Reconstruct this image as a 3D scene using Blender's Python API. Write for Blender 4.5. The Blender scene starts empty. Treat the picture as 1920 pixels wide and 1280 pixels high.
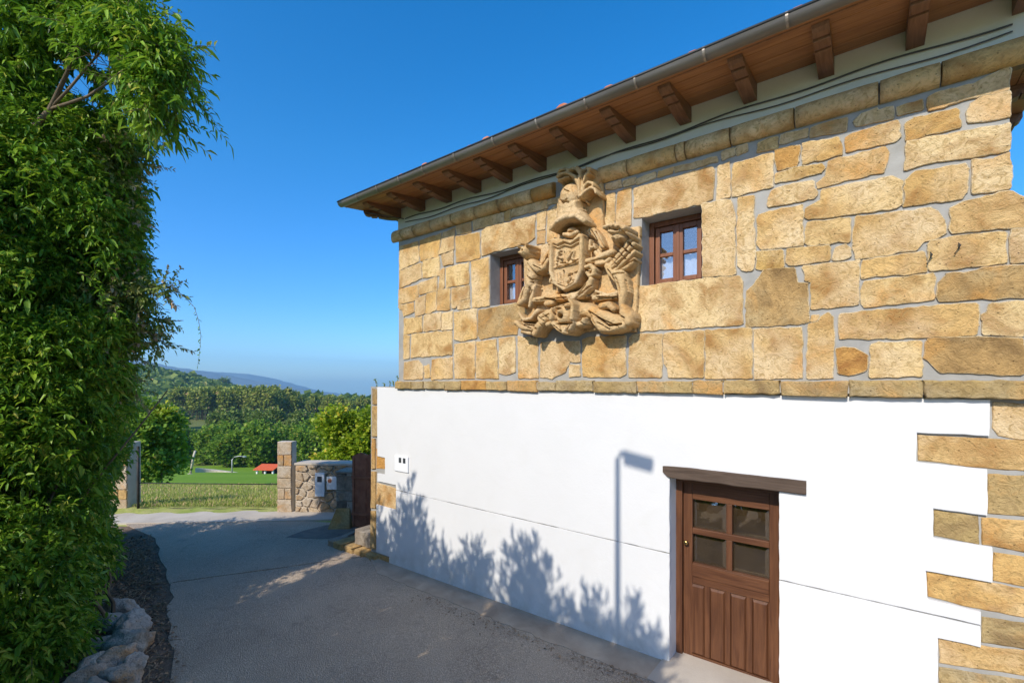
import bpy, bmesh, math, random
import numpy as np
from mathutils import Vector, Matrix, noise as mnoise
S = bpy.context.scene
COL = S.collection
PI = math.pi
# ------------------------------------------------------------------ camera, sky, sun, exposure
CAM = Vector((0.0, -4.4538, 2.7))
FW = Vector((-0.61005, 0.79236, 0.0)); RT = Vector((0.79236, 0.61005, 0.0))
cd = bpy.data.cameras.new("camera"); co = bpy.data.objects.new("camera", cd); COL.objects.link(co)
co.location = CAM; co.rotation_euler = (PI/2, 0, math.atan2(0.61005, 0.79236))
cd.sensor_width = 36.0; cd.lens = 870/1920*36; cd.shift_y = 75/1920; cd.clip_start = 0.05; cd.clip_end = 20000
S.camera = co
SUN_B = math.radians(3.0); SUN_E = math.radians(35.7)
w = bpy.data.worlds.new("World"); S.world = w; w.use_nodes = True
wn = w.node_tree.nodes; wl = w.node_tree.links; wn.clear()
sky = wn.new("ShaderNodeTexSky"); sky.sky_type = 'NISHITA'; sky.sun_disc = False
sky.sun_elevation = SUN_E; sky.sun_rotation = math.radians(180) - SUN_B
sky.air_density = 1.0; sky.dust_density = 1.0; sky.ozone_density = 4.0; sky.altitude = 300
hsv = wn.new("ShaderNodeHueSaturation"); hsv.inputs['Saturation'].default_value = 1.36; hsv.inputs['Value'].default_value = 1.08
bg = wn.new("ShaderNodeBackground"); bg.inputs['Strength'].default_value = 0.15
wo = wn.new("ShaderNodeOutputWorld")
wl.new(sky.outputs[0], hsv.inputs['Color']); tc = wn.new("ShaderNodeTexCoord"); sx = wn.new("ShaderNodeSeparateXYZ"); rp = wn.new("ShaderNodeValToRGB"); mu = wn.new("ShaderNodeMix"); mu.data_type = 'RGBA'; mu.blend_type = 'MULTIPLY'; mu.inputs[0].default_value = 1.0
rp.color_ramp.elements[0].position = 0.0; rp.color_ramp.elements[0].color = (.62, .80, 1.0, 1); rp.color_ramp.elements[1].position = .42; rp.color_ramp.elements[1].color = (1, 1, 1, 1)   # clear maritime air: less white near the horizon, the same all round
em = rp.color_ramp.elements.new(.16); em.color = (.68, .83, 1.0, 1)
wl.new(tc.outputs['Generated'], sx.inputs[0]); wl.new(sx.outputs['Z'], rp.inputs[0]); wl.new(hsv.outputs[0], mu.inputs[6]); wl.new(rp.outputs[0], mu.inputs[7]); wl.new(mu.outputs[2], bg.inputs['Color']); wl.new(bg.outputs[0], wo.inputs['Surface'])
sd = bpy.data.lights.new("sun", 'SUN'); sd.energy = 3.4; sd.angle = math.radians(0.5); sd.color = (1.0, 0.93, 0.82)
so = bpy.data.objects.new("sun", sd); COL.objects.link(so)
to_sun = Vector((math.sin(SUN_B)*math.cos(SUN_E), -math.cos(SUN_B)*math.cos(SUN_E), math.sin(SUN_E)))
so.rotation_euler = to_sun.to_track_quat('Z', 'Y').to_euler(); so.location = (3, -20, 20)
S.view_settings.view_transform = 'Standard'; S.view_settings.look = 'None'
S.view_settings.exposure = 0.56; S.view_settings.gamma = 1.0; S.view_settings.use_curve_mapping = False
S.render.engine = 'CYCLES'
S.cycles.max_bounces = 8; S.cycles.transparent_max_bounces = 12; S.cycles.volume_bounces = 0
S.cycles.use_denoising = True

# ------------------------------------------------------------------ helpers
def gz(u): return 0.014*(u+1.52)          # the lane falls gently towards the gate
def link(o, parent=None):
    COL.objects.link(o)
    if parent: o.parent = parent
    return o
def empty(name, loc=(0,0,0), rz=0.0):
    o = bpy.data.objects.new(name, None); o.empty_display_size = 0.2
    o.location = loc; o.rotation_euler = (0,0,rz); return link(o)
def tag(o, label=None, cat=None, group=None, kind=None):
    if label: o['label'] = label
    if cat: o['category'] = cat
    if group: o['group'] = group
    if kind: o['kind'] = kind
    return o
def meshobj(name, verts, faces, m=None, parent=None, smooth=False):
    me = bpy.data.meshes.new(name); me.from_pydata([tuple(v) for v in verts], [], faces); me.update()
    if m: me.materials.append(m)
    if smooth: me.polygons.foreach_set('use_smooth', [True]*len(me.polygons))
    return link(bpy.data.objects.new(name, me), parent)
def bmobj(name, bm, m=None, parent=None, smooth=False, mats=None):
    me = bpy.data.meshes.new(name); bm.normal_update(); bm.to_mesh(me); bm.free()
    for mm in (mats or ([m] if m else [])): me.materials.append(mm)
    if smooth: me.polygons.foreach_set('use_smooth', [True]*len(me.polygons))
    return link(bpy.data.objects.new(name, me), parent)
def box(bm, x0, x1, y0, y1, z0, z1, bev=0.0, mat=0):
    vs = [bm.verts.new((x, y, z)) for z in (z0, z1) for y in (y0, y1) for x in (x0, x1)]
    fs = [bm.faces.new([vs[i] for i in f]) for f in ((0,2,3,1),(4,5,7,6),(0,1,5,4),(2,6,7,3),(0,4,6,2),(1,3,7,5))]
    for f in fs: f.material_index = mat
    if bev > 0:
        es = list({e for f in fs for e in f.edges})
        bmesh.ops.bevel(bm, geom=es, offset=bev, segments=2, affect='EDGES', profile=0.6)
def boxo(name, x0, x1, y0, y1, z0, z1, m, parent=None, bev=0.004):
    bm = bmesh.new(); box(bm, x0, x1, y0, y1, z0, z1, bev); return bmobj(name, bm, m, parent)
def tube_bm(bm, pts, rads, seg=8, cap=True):
    pts = [Vector(p) for p in pts]; rings = []
    for i, p in enumerate(pts):
        t = (pts[min(i+1, len(pts)-1)]-pts[max(i-1, 0)]).normalized()
        a = t.cross(Vector((0,0,1)) if abs(t.z) < .95 else Vector((1,0,0))).normalized(); b = t.cross(a)
        r = rads[i] if hasattr(rads, '__len__') else rads
        rings.append([bm.verts.new(p+a*(r*math.cos(2*PI*k/seg))+b*(r*math.sin(2*PI*k/seg))) for k in range(seg)])
    for A, B in zip(rings, rings[1:]):
        for k in range(seg): bm.faces.new((A[k], A[(k+1)%seg], B[(k+1)%seg], B[k])).smooth = True
    if cap:
        bm.faces.new(rings[0][::-1]); bm.faces.new(rings[-1])
def tubeo(name, pts, rads, m, parent=None, seg=8):
    bm = bmesh.new(); tube_bm(bm, pts, rads, seg); return bmobj(name, bm, m, parent)
def copy_tree(o, parent=None):
    c = o.copy(); COL.objects.link(c); c.parent = parent
    for ch in list(o.children): copy_tree(ch, c)
    return c

# ------------------------------------------------------------------ materials
class N:
    def __init__(s, name):
        s.m = bpy.data.materials.new(name); s.m.use_nodes = True; s.t = s.m.node_tree; s.t.nodes.clear()
        s.out = s.n('ShaderNodeOutputMaterial')
    def n(s, ty, **k):
        x = s.t.nodes.new(ty)
        for a, b in k.items(): setattr(x, a, b)
        return x
    def l(s, a, b): s.t.links.new(a, b)
    def geo(s, rnd=True, scale=(1,1,1)):
        g = s.n('ShaderNodeNewGeometry'); v = g.outputs['Position']
        if rnd:
            oi = s.n('ShaderNodeObjectInfo'); k = s.n('ShaderNodeMath', operation='MULTIPLY'); k.inputs[1].default_value = 53.0
            s.l(oi.outputs['Random'], k.inputs[0]); a = s.n('ShaderNodeVectorMath', operation='ADD'); s.l(v, a.inputs[0]); s.l(k.outputs[0], a.inputs[1]); v = a.outputs[0]
        if scale != (1,1,1):
            mm = s.n('ShaderNodeVectorMath', operation='MULTIPLY'); mm.inputs[1].default_value = scale; s.l(v, mm.inputs[0]); v = mm.outputs[0]
        return v
    def noise(s, v, sc, det=4, dist=0.0, rough=.55):
        x = s.n('ShaderNodeTexNoise'); x.inputs['Scale'].default_value = sc; x.inputs['Detail'].default_value = det
        x.inputs['Distortion'].default_value = dist; x.inputs['Roughness'].default_value = rough; s.l(v, x.inputs['Vector']); return x.outputs['Fac']
    def ramp(s, f, stops, interp='LINEAR'):
        x = s.n('ShaderNodeValToRGB'); x.color_ramp.interpolation = interp; e = x.color_ramp.elements
        while len(e) < len(stops): e.new(.5)
        for q, (p, c) in zip(e, stops): q.position = p; q.color = (c[0], c[1], c[2], 1) if hasattr(c, '__len__') else (c, c, c, 1)
        s.l(f, x.inputs[0]); return x.outputs[0]
    def mix(s, f, a, b, mode='MIX'):
        x = s.n('ShaderNodeMix', data_type='RGBA', blend_type=mode)
        for inp, v in ((x.inputs[0], f), (x.inputs[6], a), (x.inputs[7], b)):
            if isinstance(v, (int, float)): inp.default_value = v
            elif isinstance(v, tuple): inp.default_value = (*v[:3], 1)
            else: s.l(v, inp)
        return x.outputs[2]
    def math(s, op, a, b=0.0):
        x = s.n('ShaderNodeMath', operation=op)
        for i, v in enumerate((a, b)):
            if isinstance(v, (int, float)): x.inputs[i].default_value = v
            else: s.l(v, x.inputs[i])
        return x.outputs[0]
    def bump(s, h, strength=.5, dist=.01, normal=None):
        x = s.n('ShaderNodeBump'); x.inputs['Strength'].default_value = strength; x.inputs['Distance'].default_value = dist
        s.l(h, x.inputs['Height'])
        if normal: s.l(normal, x.inputs['Normal'])
        return x.outputs[0]
    def pbr(s, col, rough=.8, spec=.3, metal=0.0, normal=None):
        p = s.n('ShaderNodeBsdfPrincipled')
        for inp, v in ((p.inputs['Base Color'], col), (p.inputs['Roughness'], rough)):
            if isinstance(v, (int, float)): inp.default_value = v
            elif isinstance(v, tuple): inp.default_value = (*v[:3], 1)
            else: s.l(v, inp)
        p.inputs['Specular IOR Level'].default_value = spec; p.inputs['Metallic'].default_value = metal
        if normal: s.l(normal, p.inputs['Normal'])
        s.l(p.outputs[0], s.out.inputs['Surface']); return s.m

def stone_mat(name, tones, dark=(.38,.19,.06), pale=(.80,.61,.36), k=1.0):
    m = N(name); v = m.geo(); oi = m.n('ShaderNodeObjectInfo')
    base = m.ramp(oi.outputs['Random'], [(i/(len(tones)-1), t) for i, t in enumerate(tones)])
    n1 = m.noise(v, 4.0, 6, .8); n2 = m.noise(v, 13, 8, 2.4, .65); n3 = m.noise(v, 80, 6, 0, .7); n4 = m.noise(v, 2.2, 3)
    c = m.mix(m.ramp(n1, [(.44, 0.0), (.66, .9)]), base, dark)
    c = m.mix(m.ramp(n4, [(.46, 0.0), (.68, .8)]), c, pale)
    n5 = m.noise(v, 1.5, 5, 1.0); c = m.mix(m.ramp(n5, [(.54, 0.0), (.68, .7)]), c, (.62,.30,.075))
    c = m.mix(m.ramp(n2, [(.36, .75), (.52, .0), (.60, 0.0), (.70, .0)]), c, tuple(.62*x for x in tones[0]))
    vo = m.n('ShaderNodeTexVoronoi'); vo.inputs['Scale'].default_value = 23; m.l(v, vo.inputs['Vector'])
    pit = m.ramp(vo.outputs['Distance'], [(.05, 0.0), (.13, 1.0)])
    c = m.mix(m.math('MULTIPLY', m.math('SUBTRACT', 1.0, pit), .55), c, (.12,.07,.03))
    h = m.math('ADD', m.math('MULTIPLY', n2, 1.0), m.math('MULTIPLY', n3, .7)); h = m.math('ADD', h, m.math('MULTIPLY', pit, .35)); h = m.math('ADD', h, m.math('MULTIPLY', n1, .8))
    return m.pbr(c, .92, .12, 0, m.bump(h, .95*k, .02))
TAN = [(.67,.43,.165),(.75,.53,.245),(.60,.365,.13),(.71,.485,.215),(.79,.59,.315),(.56,.37,.175),(.72,.45,.16),(.66,.465,.25),(.77,.56,.27),(.62,.39,.155),(.72,.50,.24)]
M = {}
M['stone'] = stone_mat('sandstone', TAN)
M['stone_orange'] = stone_mat('orange_sandstone', [(.56,.29,.085),(.60,.34,.10)], (.26,.10,.03), (.60,.40,.16))
M['stone_orange2'] = stone_mat('ochre_sandstone', [(.58,.35,.11),(.60,.38,.13)], (.34,.17,.05), (.66,.48,.24))
M['stone_brown'] = stone_mat('brown_sandstone', [(.50,.31,.12),(.54,.34,.14)], (.20,.12,.05), (.50,.38,.2))
M['stone_ledge'] = stone_mat('ledge_sandstone', [(.46,.32,.13),(.52,.38,.18),(.48,.31,.12)], (.26,.17,.08), (.50,.40,.24))
M['stone_carved'] = stone_mat('carved_sandstone', [(.56,.385,.19),(.57,.395,.20)], (.46,.27,.11), (.62,.46,.27), .45)
M['stone_rubble'] = stone_mat('rubble_limestone', [(.50,.38,.25),(.56,.46,.34),(.46,.31,.17),(.52,.43,.32),(.50,.34,.18)], (.38,.24,.12), (.58,.50,.40))
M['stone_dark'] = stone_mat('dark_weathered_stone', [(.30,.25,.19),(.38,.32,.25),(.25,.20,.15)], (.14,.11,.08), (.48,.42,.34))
M['stone_grey'] = stone_mat('pale_field_rock', [(.62,.53,.42),(.70,.61,.50),(.55,.46,.36)], (.26,.20,.14), (.68,.60,.50), 1.3)
def simple(name, c0, c1, sc, rough=.85, spec=.2, bs=.3, bd=.004, bsc=None, det=6, scale=(1,1,1), metal=0.0):
    m = N(name); v = m.geo(True, scale); n = m.noise(v, sc, det, .3); n2 = m.noise(v, bsc or sc*6, 6, 0, .7)
    return m.pbr(m.mix(m.ramp(n, [(.3, 0.0), (.7, 1.0)]), c0, c1), rough, spec, metal, m.bump(m.math('ADD', n2, n), bs, bd))
M['mortar'] = simple('cement_mortar', (.28,.268,.24), (.37,.355,.325), 6, bs=.5, bd=.006, bsc=60)
M['reveal'] = simple('grey_render', (.34,.335,.32), (.44,.43,.41), 8, bs=.7, bd=.01, bsc=45)
M['band'] = simple('grey_cement_band', (.68,.67,.60), (.76,.75,.68), 3, bs=.3, bsc=40)
def stained(m):
    g = m.geo(False); c = m.mix(m.noise(g, 1.6, 5), (.62,.613,.60), (.68,.673,.66)); s = m.n('ShaderNodeSeparateXYZ'); m.l(g, s.inputs[0])
    low = m.ramp(s.outputs['Z'], [(0.0, 1.0), (.34, 0.0)]); n = m.ramp(m.noise(g, 5, 7, .4, .65), [(.38, 0.0), (.66, .55)])
    c = m.mix(m.math('MULTIPLY', low, n), c, (.40,.36,.30))                    # splash dirt thrown up from the lane
    return m.mix(m.math('MULTIPLY', m.ramp(m.noise(g, 2.3, 6, .8), [(.55, 0.0), (.75, .28)]), 1.0), c, (.60,.585,.55))
M['plaster'] = (lambda m: m.pbr(stained(m), .75, .2, 0,
    m.bump(m.math('ADD', m.noise(m.geo(False), 5, 5, .6), m.math('MULTIPLY', m.noise(m.geo(False), 45, 5), .35)), .28, .012)))(N('white_limewash'))
def wood(name, c0, c1, axis, rough=.55, sc=9, bs=.25, spec=.35):
    m = N(name); s = [1,1,1]; s[axis] = .06
    v = m.geo(True, tuple(s)); n = m.noise(v, sc*3, 6, 1.2, .6); g = m.noise(v, sc*14, 4, .4)
    n0 = m.noise(m.geo(True), 2.5, 4)
    c = m.mix(m.ramp(n, [(.35, 0.0), (.65, 1.0)]), c0, c1); c = m.mix(m.math('MULTIPLY', g, .35), c, tuple(.45*x for x in c0))
    c = m.mix(m.ramp(n0, [(.45, 0.0), (.8, .4)]), c, tuple(.6*x for x in c0))
    return m.pbr(c, rough, spec, 0, m.bump(m.math('ADD', n, g), bs, .004))
M['soffit'] = wood('varnished_soffit_board', (.27,.115,.042), (.44,.21,.08), 0, .45)
M['rafter'] = wood('dark_rafter_wood', (.15,.07,.036), (.26,.13,.07), 1, .5)
M['door'] = wood('door_oak', (.085,.032,.014), (.16,.066,.029), 2, .45)
M['door_rail'] = wood('door_oak_rail', (.085,.032,.014), (.16,.066,.029), 0, .45)
M['winwood'] = wood('window_wood', (.18,.065,.028), (.25,.095,.042), 2, .5)
M['lintel'] = wood('old_lintel_beam', (.075,.052,.038), (.14,.10,.075), 0, .85, 7, .9, .1)
M['rust'] = simple('rusty_gate_iron', (.22,.085,.05), (.38,.16,.09), 7, .8, .2, .5)
M['zinc'] = simple('dark_zinc_gutter', (.22,.185,.15), (.36,.31,.26), 5, .45, .4, .25, metal=.45, scale=(.2,1,1))
M['zinc_lip'] = simple('black_gutter_lip', (.02,.02,.02), (.035,.035,.035), 5, .5, .4)
M['cable'] = simple('black_cable', (.07,.07,.07), (.11,.11,.11), 9, .7)
M['tile'] = simple('terracotta_tile', (.42,.13,.06), (.55,.22,.12), 7, .85, .15, .4)
M['brass'] = simple('brass_knob', (.55,.38,.14), (.62,.44,.18), 9, .25, .5, .05, metal=1.0)
M['white_plastic'] = simple('white_plastic', (.72,.72,.72), (.78,.78,.78), 6, .45, .4, .05)
M['grey_plastic'] = simple('grey_box', (.62,.63,.62), (.70,.71,.70), 6, .5, .4, .05)
M['dark_glass'] = simple('dark_meter_window', (.04,.045,.05), (.07,.075,.08), 9, .15, .5, .02)
M['iron'] = simple('dark_iron', (.02,.02,.02), (.05,.045,.04), 9, .6)
M['steel'] = simple('galvanised_post', (.34,.35,.35), (.42,.43,.43), 6, .5, .4, .1, metal=.4)
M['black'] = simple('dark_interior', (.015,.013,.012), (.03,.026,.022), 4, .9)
M['curtain'] = simple('lace_curtain', (.60,.59,.62), (.72,.71,.73), 26, .95, .05, .4, scale=(1,1,.08))
M['door_cloth'] = simple('brown_door_curtain', (.06,.045,.028), (.10,.075,.048), 8, .9, .05)
M['paint_red'] = simple('red_roof_sheet', (.55,.09,.03), (.62,.13,.05), 4, .8)
def glassm(name, tint, mixf):
    m = N(name); t = m.n('ShaderNodeBsdfTransparent'); t.inputs[0].default_value = (*tint, 1)
    g = m.n('ShaderNodeBsdfGlossy'); g.inputs['Roughness'].default_value = .015
    nm = m.bump(m.noise(m.geo(), 4, 2), .12, .01); m.l(nm, g.inputs['Normal'])
    x = m.n('ShaderNodeMixShader'); x.inputs[0].default_value = mixf; m.l(t.outputs[0], x.inputs[1]); m.l(g.outputs[0], x.inputs[2]); m.l(x.outputs[0], m.out.inputs['Surface']); return m.m
M['glass'] = glassm('window_glass', (.85,.88,.92), .34)
M['glass_door'] = glassm('door_glass', (.75,.70,.60), .16)
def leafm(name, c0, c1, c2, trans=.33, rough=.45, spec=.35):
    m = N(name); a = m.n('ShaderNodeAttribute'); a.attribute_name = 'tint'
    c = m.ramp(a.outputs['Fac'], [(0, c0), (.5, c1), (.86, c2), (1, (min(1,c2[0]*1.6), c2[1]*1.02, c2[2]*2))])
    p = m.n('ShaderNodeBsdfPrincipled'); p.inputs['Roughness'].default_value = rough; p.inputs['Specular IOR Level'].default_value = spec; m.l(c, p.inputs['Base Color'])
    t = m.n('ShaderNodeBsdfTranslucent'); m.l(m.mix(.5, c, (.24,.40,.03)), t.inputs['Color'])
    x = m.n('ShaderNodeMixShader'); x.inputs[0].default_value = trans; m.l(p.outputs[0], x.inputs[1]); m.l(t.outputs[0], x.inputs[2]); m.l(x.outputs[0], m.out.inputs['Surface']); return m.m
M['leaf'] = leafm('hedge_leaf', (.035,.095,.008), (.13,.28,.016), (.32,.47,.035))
M['leaf_pale'] = leafm('pale_leaf', (.08,.14,.02), (.19,.26,.04), (.40,.40,.14))
M['leaf_yellow'] = leafm('yellow_green_leaf', (.12,.20,.012), (.27,.37,.016), (.46,.50,.03), .42)
M['leaf_tree'] = leafm('tree_leaf', (.06,.12,.012), (.145,.25,.020), (.24,.34,.035), .3, .6, .2)
M['leaf_dark'] = leafm('dark_tree_leaf', (.075,.12,.024), (.16,.22,.042), (.26,.30,.07), .2, .7, .15)
M['leaf_pine'] = leafm('pine_needles', (.12,.155,.025), (.23,.27,.042), (.36,.37,.08), .2, .7, .15)
M['bark'] = simple('brown_bark', (.12,.085,.055), (.22,.165,.11), 9, .9, .1, .8, .01, scale=(1,1,.3))
M['twig'] = simple('dry_twig', (.30,.21,.12), (.46,.35,.22), 9, .9, .1)
M['soil'] = simple('dark_verge_soil', (.14,.095,.065), (.28,.20,.14), 7, .95, .05, 1.0, .03, bsc=30)
M['litter'] = simple('leaf_litter', (.24,.15,.09), (.42,.29,.18), 3, .9, .1)
M['dry'] = simple('dry_grass', (.42,.31,.15), (.55,.43,.24), 5, .9, .1)
M['concrete'] = simple('concrete_apron', (.44,.375,.30), (.56,.49,.40), 2.2, .9, .15, .5, .006, bsc=50)
M['gutterstrip'] = simple('worn_concrete_strip', (.33,.25,.18), (.52,.41,.30), 3, .9, .15, .7, .01, bsc=40)
def asphalt():
    m = N('asphalt'); v = m.geo(False); n = m.noise(v, .9, 6, .5); f = m.noise(v, 75, 4, 0, .85); vo = m.n('ShaderNodeTexVoronoi'); vo.inputs['Scale'].default_value = 110; m.l(v, vo.inputs['Vector'])
    n2 = m.noise(v, 5, 8, 1.0, .65)
    c = m.mix(m.ramp(n, [(.3, 0.0), (.7, 1.0)]), (.33,.25,.18), (.50,.385,.275))
    c = m.mix(m.ramp(f, [(.46, 0.0), (.64, 1.0)]), c, (.76,.60,.43)); c = m.mix(m.ramp(n2, [(.55, 0.0), (.8, .5)]), c, (.20,.15,.105))
    h = m.math('ADD', m.math('MULTIPLY', vo.outputs['Distance'], 1.0), f)
    return m.pbr(c, .85, .25, 0, m.bump(m.math('ADD', h, n2), 1.0, .010))
M['asphalt'] = asphalt()
M['patch'] = simple('tar_patch', (.16,.135,.11), (.26,.215,.165), 5, .85, .2, .8, .008, bsc=90)
def grassm(name, a, b, c, s1, s2):
    m = N(name); v = m.geo(False); n1 = m.noise(v, s1, 5, .3); n2 = m.noise(v, s2, 6, 0, .7)
    col = m.mix(m.ramp(n1, [(.35, 0.0), (.65, 1.0)]), a, b); col = m.mix(m.ramp(n2, [(.45, 0.0), (.75, .8)]), col, c)
    return m.pbr(col, .95, .05, 0, m.bump(n2, .8, .05))
M['field'] = grassm('dry_field_grass', (.22,.30,.05), (.40,.38,.12), (.50,.43,.20), .35, 4)
M['lawn'] = grassm('green_lawn', (.14,.26,.022), (.19,.31,.03), (.24,.34,.05), .06, 1.5)
M['meadow'] = grassm('meadow', (.09,.13,.03), (.15,.17,.05), (.20,.19,.08), .02, .3)
M['hill'] = grassm('wooded_hill_ground', (.05,.08,.025), (.08,.11,.03), (.11,.125,.04), .01, .2)
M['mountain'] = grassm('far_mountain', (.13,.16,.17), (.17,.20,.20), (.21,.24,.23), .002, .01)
# ------------------------------------------------------------------ terrain
def lerp(x, xs, ys): return float(np.interp(x, xs, ys))
TT = [9.9,10.4,14,19.5,21.0,30,60,80,100,150,200,300]
TZ = [0,-.10,-.62,-1.62,-3.0,-3.9,-9.2,-12.8,-15,-17,-16.9,-17.4]
RP = [150,290,360,430,560,660,760]
R6 = [20,11,1,-11,-28,-39,-46]               # ground of the wooded ridge at 600 m
R3 = lambda px: 2.7+(715-lerp(px,[150,290,330,400,480,560,665,800],[655,679,688,698,713,727,744,757]))/870*3000
R4 = lambda px: 2.7+(715-lerp(px,[150,300,345,400,465,530,600,700,800],[668,680,676,688,697,713,732,748,758]))/870*4200
def terr(r, phi):
    px = 960+870*math.tan(max(-1.2, min(.2, phi))); cph = max(.3, math.cos(max(-1.2, min(.2, phi)))); t = r*cph
    p = CAM + FW*(r*math.cos(phi)) + RT*(r*math.sin(phi))
    tilt = gz(p.x)-.022
    if t <= 9.9: return tilt
    if abs(phi) > 1.4: return max(-1.5, tilt) - min(8, (r-9.9)*.02)
    if t <= 300:
        z = lerp(t, TT, TZ); k = min(1, (t-9.9)/.5); z = z if t > 10.4 else tilt*(1-k)+z*k
        return z
    nz = mnoise.noise(Vector((p.x*.006, p.y*.006, 0)))*3 + mnoise.noise(Vector((p.x*.02, p.y*.02, 3)))*1.5
    z6 = lerp(px, RP, R6)
    if t <= 600: k = (t-300)/300; k = k*k*(3-2*k); return -17.4*(1-k)+z6*k + nz*k
    if t <= 1000: k = (t-600)/400; return (z6+nz)*(1-k) + -60*k
    r3 = R3(px); r4 = R4(px)
    nm = mnoise.fractal(Vector((p.x*.0022, p.y*.0022, 1)), 1.0, 2.0, 4)*14
    if t <= 3000: k = max(0, (t-1800)/1200); return -60*(1-k) - 60*max(0, min(1, (t-1000)/800))*(1-k) + (r3+nm*.5)*k
    if t <= 3400: k = (t-3000)/400; return (r3+nm*.5)*(1-k) + (r3-90)*k
    if t <= 4200: k = (t-3400)/800; return (r3-90)*(1-k) + (r4+nm*.5)*k
    return r4 + nm*.5 - (t-4200)*.4
phis = np.concatenate([np.linspace(-PI, -.86, 26)[:-1], np.linspace(-.86, -.14, 150), np.linspace(-.14, PI, 30)[1:]])
def band(name, rs, m):
    vs = []; fs = []; n = len(phis)
    for r in rs:
        for ph in phis:
            p = CAM + FW*(r*math.cos(ph)) + RT*(r*math.sin(ph)); vs.append((p.x, p.y, terr(r, ph)))
    for i in range(len(rs)-1):
        for j in range(n-1):
            a = i*n+j; fs.append((a, a+n, a+n+1, a+1))
    o = meshobj(name, vs, fs, m, smooth=True); tag(o, kind='structure'); return o
def rng(a, b, n): return list(np.linspace(a, b, n))
band('ground', [.01,1,2,3,4,5,6,7,8,9,10], M['soil'])
band('field', rng(10, 24, 30), M['field'])
band('lawn', rng(24, 112, 40), M['lawn'])
band('meadow', rng(112, 330, 30), M['meadow'])
band('hillside', rng(330, 1100, 60), M['hill'])
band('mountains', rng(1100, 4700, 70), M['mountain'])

def sheet(name, pts, m, dz, thick=0.0, sub=None):
    bm = bmesh.new(); vs = [bm.verts.new((x, y, gz(x)+dz)) for x, y in pts]; f = bm.faces.new(vs)
    if f.calc_area() and f.normal.z < 0: pass
    bm.normal_update()
    if f.normal.z < 0: f.normal_flip()
    if thick:
        r = bmesh.ops.extrude_face_region(bm, geom=[f]); bmesh.ops.translate(bm, vec=(0,0,-thick), verts=[v for v in r['geom'] if isinstance(v, bmesh.types.BMVert)])
        bmesh.ops.recalc_face_normals(bm, faces=bm.faces[:])
    o = bmobj(name, bm, m); tag(o, kind='structure'); return o
rnd = random.Random(4)
def wob(a, b, n, amp):
    return [(a[0]+(b[0]-a[0])*i/n+rnd.uniform(-amp, amp), a[1]+(b[1]-a[1])*i/n+rnd.uniform(-amp, amp)) for i in range(n)]
# lane in two laid lengths with an open joint between them
sheet('road', wob((-7.66,-2.236),(-6.31,-.03),9,.012) + [(-6.30,-.03),(-5.6,-.33),(-3.9,-.30),(-2.3,-.28),(-1.5,-.28),(6,-.30),(9,-2),(9,-12),(-1,-12),(-2.5,-5.2)] + wob((-5.04,-2.99),(-6.62,-2.56),5,.04)+wob((-6.62,-2.56),(-7.66,-2.236),4,.04), M['asphalt'], 0.0, .05)
sheet('road', wob((-7.685,-2.215),(-6.335,-.01),9,.012)[::-1] + wob((-7.69,-2.24),(-8.49,-2.09),4,.04)+wob((-8.49,-2.09),(-10.53,-1.67),6,.04)+[(-11.59,-1.82),(-11.77,-1.815)] + wob((-11.77,-1.81),(-8.70,.66),9,.012) + [(-8.0,.9),(-7.55,.62),(-7.35,.0),(-6.75,-.1),(-6.34,-.0)], M['asphalt'], 0.0, .05)
sheet('pavement', wob((-11.775,-1.80),(-8.71,.68),9,.012) + [(-8.2,1.2),(-8.5,1.5),(-9.6,.90),(-12.6,-1.22),(-13.4,-1.9),(-13.2,-2.4),(-12.2,-2.2)], M['concrete'], .012, .06)
sheet('pavement', [(-6.3,.02)] + wob((-6.28,-.02),(-5.6,-.35),5,.02) + wob((-5.6,-.35),(-1.6,-.38),40,.022) + [(-1.598,-.38),(-1.598,.02)], M['gutterstrip'], .0045, .05)
sheet('pavement', [(-1.59,.02)] + wob((-1.59,-.37),(-.3,-.52),6,.01) + [(2,-.54),(2,.02),(-.58,.02),(-.58,.3),(-1.54,.3),(-1.54,.02)], M['concrete'], .016, .05)

sheet('verge', [(-12.1,-2.15),(-11.6,-1.86)] + wob((-11.55,-1.75),(-9.0,-1.75),8,.02) + [(-6.5,-2.3),(-4.9,-2.8),(-4.9,-4.2),(-8.8,-4.0),(-13.2,-3.4),(-13.1,-2.6)], M['soil'], -.008, .03)
def strip(name, pts, wd, m, dz):
    L = []; Rr = []
    for i, p in enumerate(pts):
        a = Vector(pts[max(0, i-1)]); b = Vector(pts[min(len(pts)-1, i+1)]); t = (b-a).normalized(); n_ = Vector((-t.y, t.x))*wd*rnd.uniform(.4, 1.2); L.append((p[0]+n_.x, p[1]+n_.y)); Rr.append((p[0]-n_.x, p[1]-n_.y))
    return sheet(name, L+Rr[::-1], m, dz)
sheet('road_patch', wob((-8.3,-.35),(-7.75,-.05),4,.02)+wob((-7.6,.05),(-7.55,.5),3,.02)+wob((-7.7,.75),(-8.25,.60),4,.02)+wob((-8.4,.5),(-8.4,-.2),3,.02), M['patch'], .004)
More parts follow.
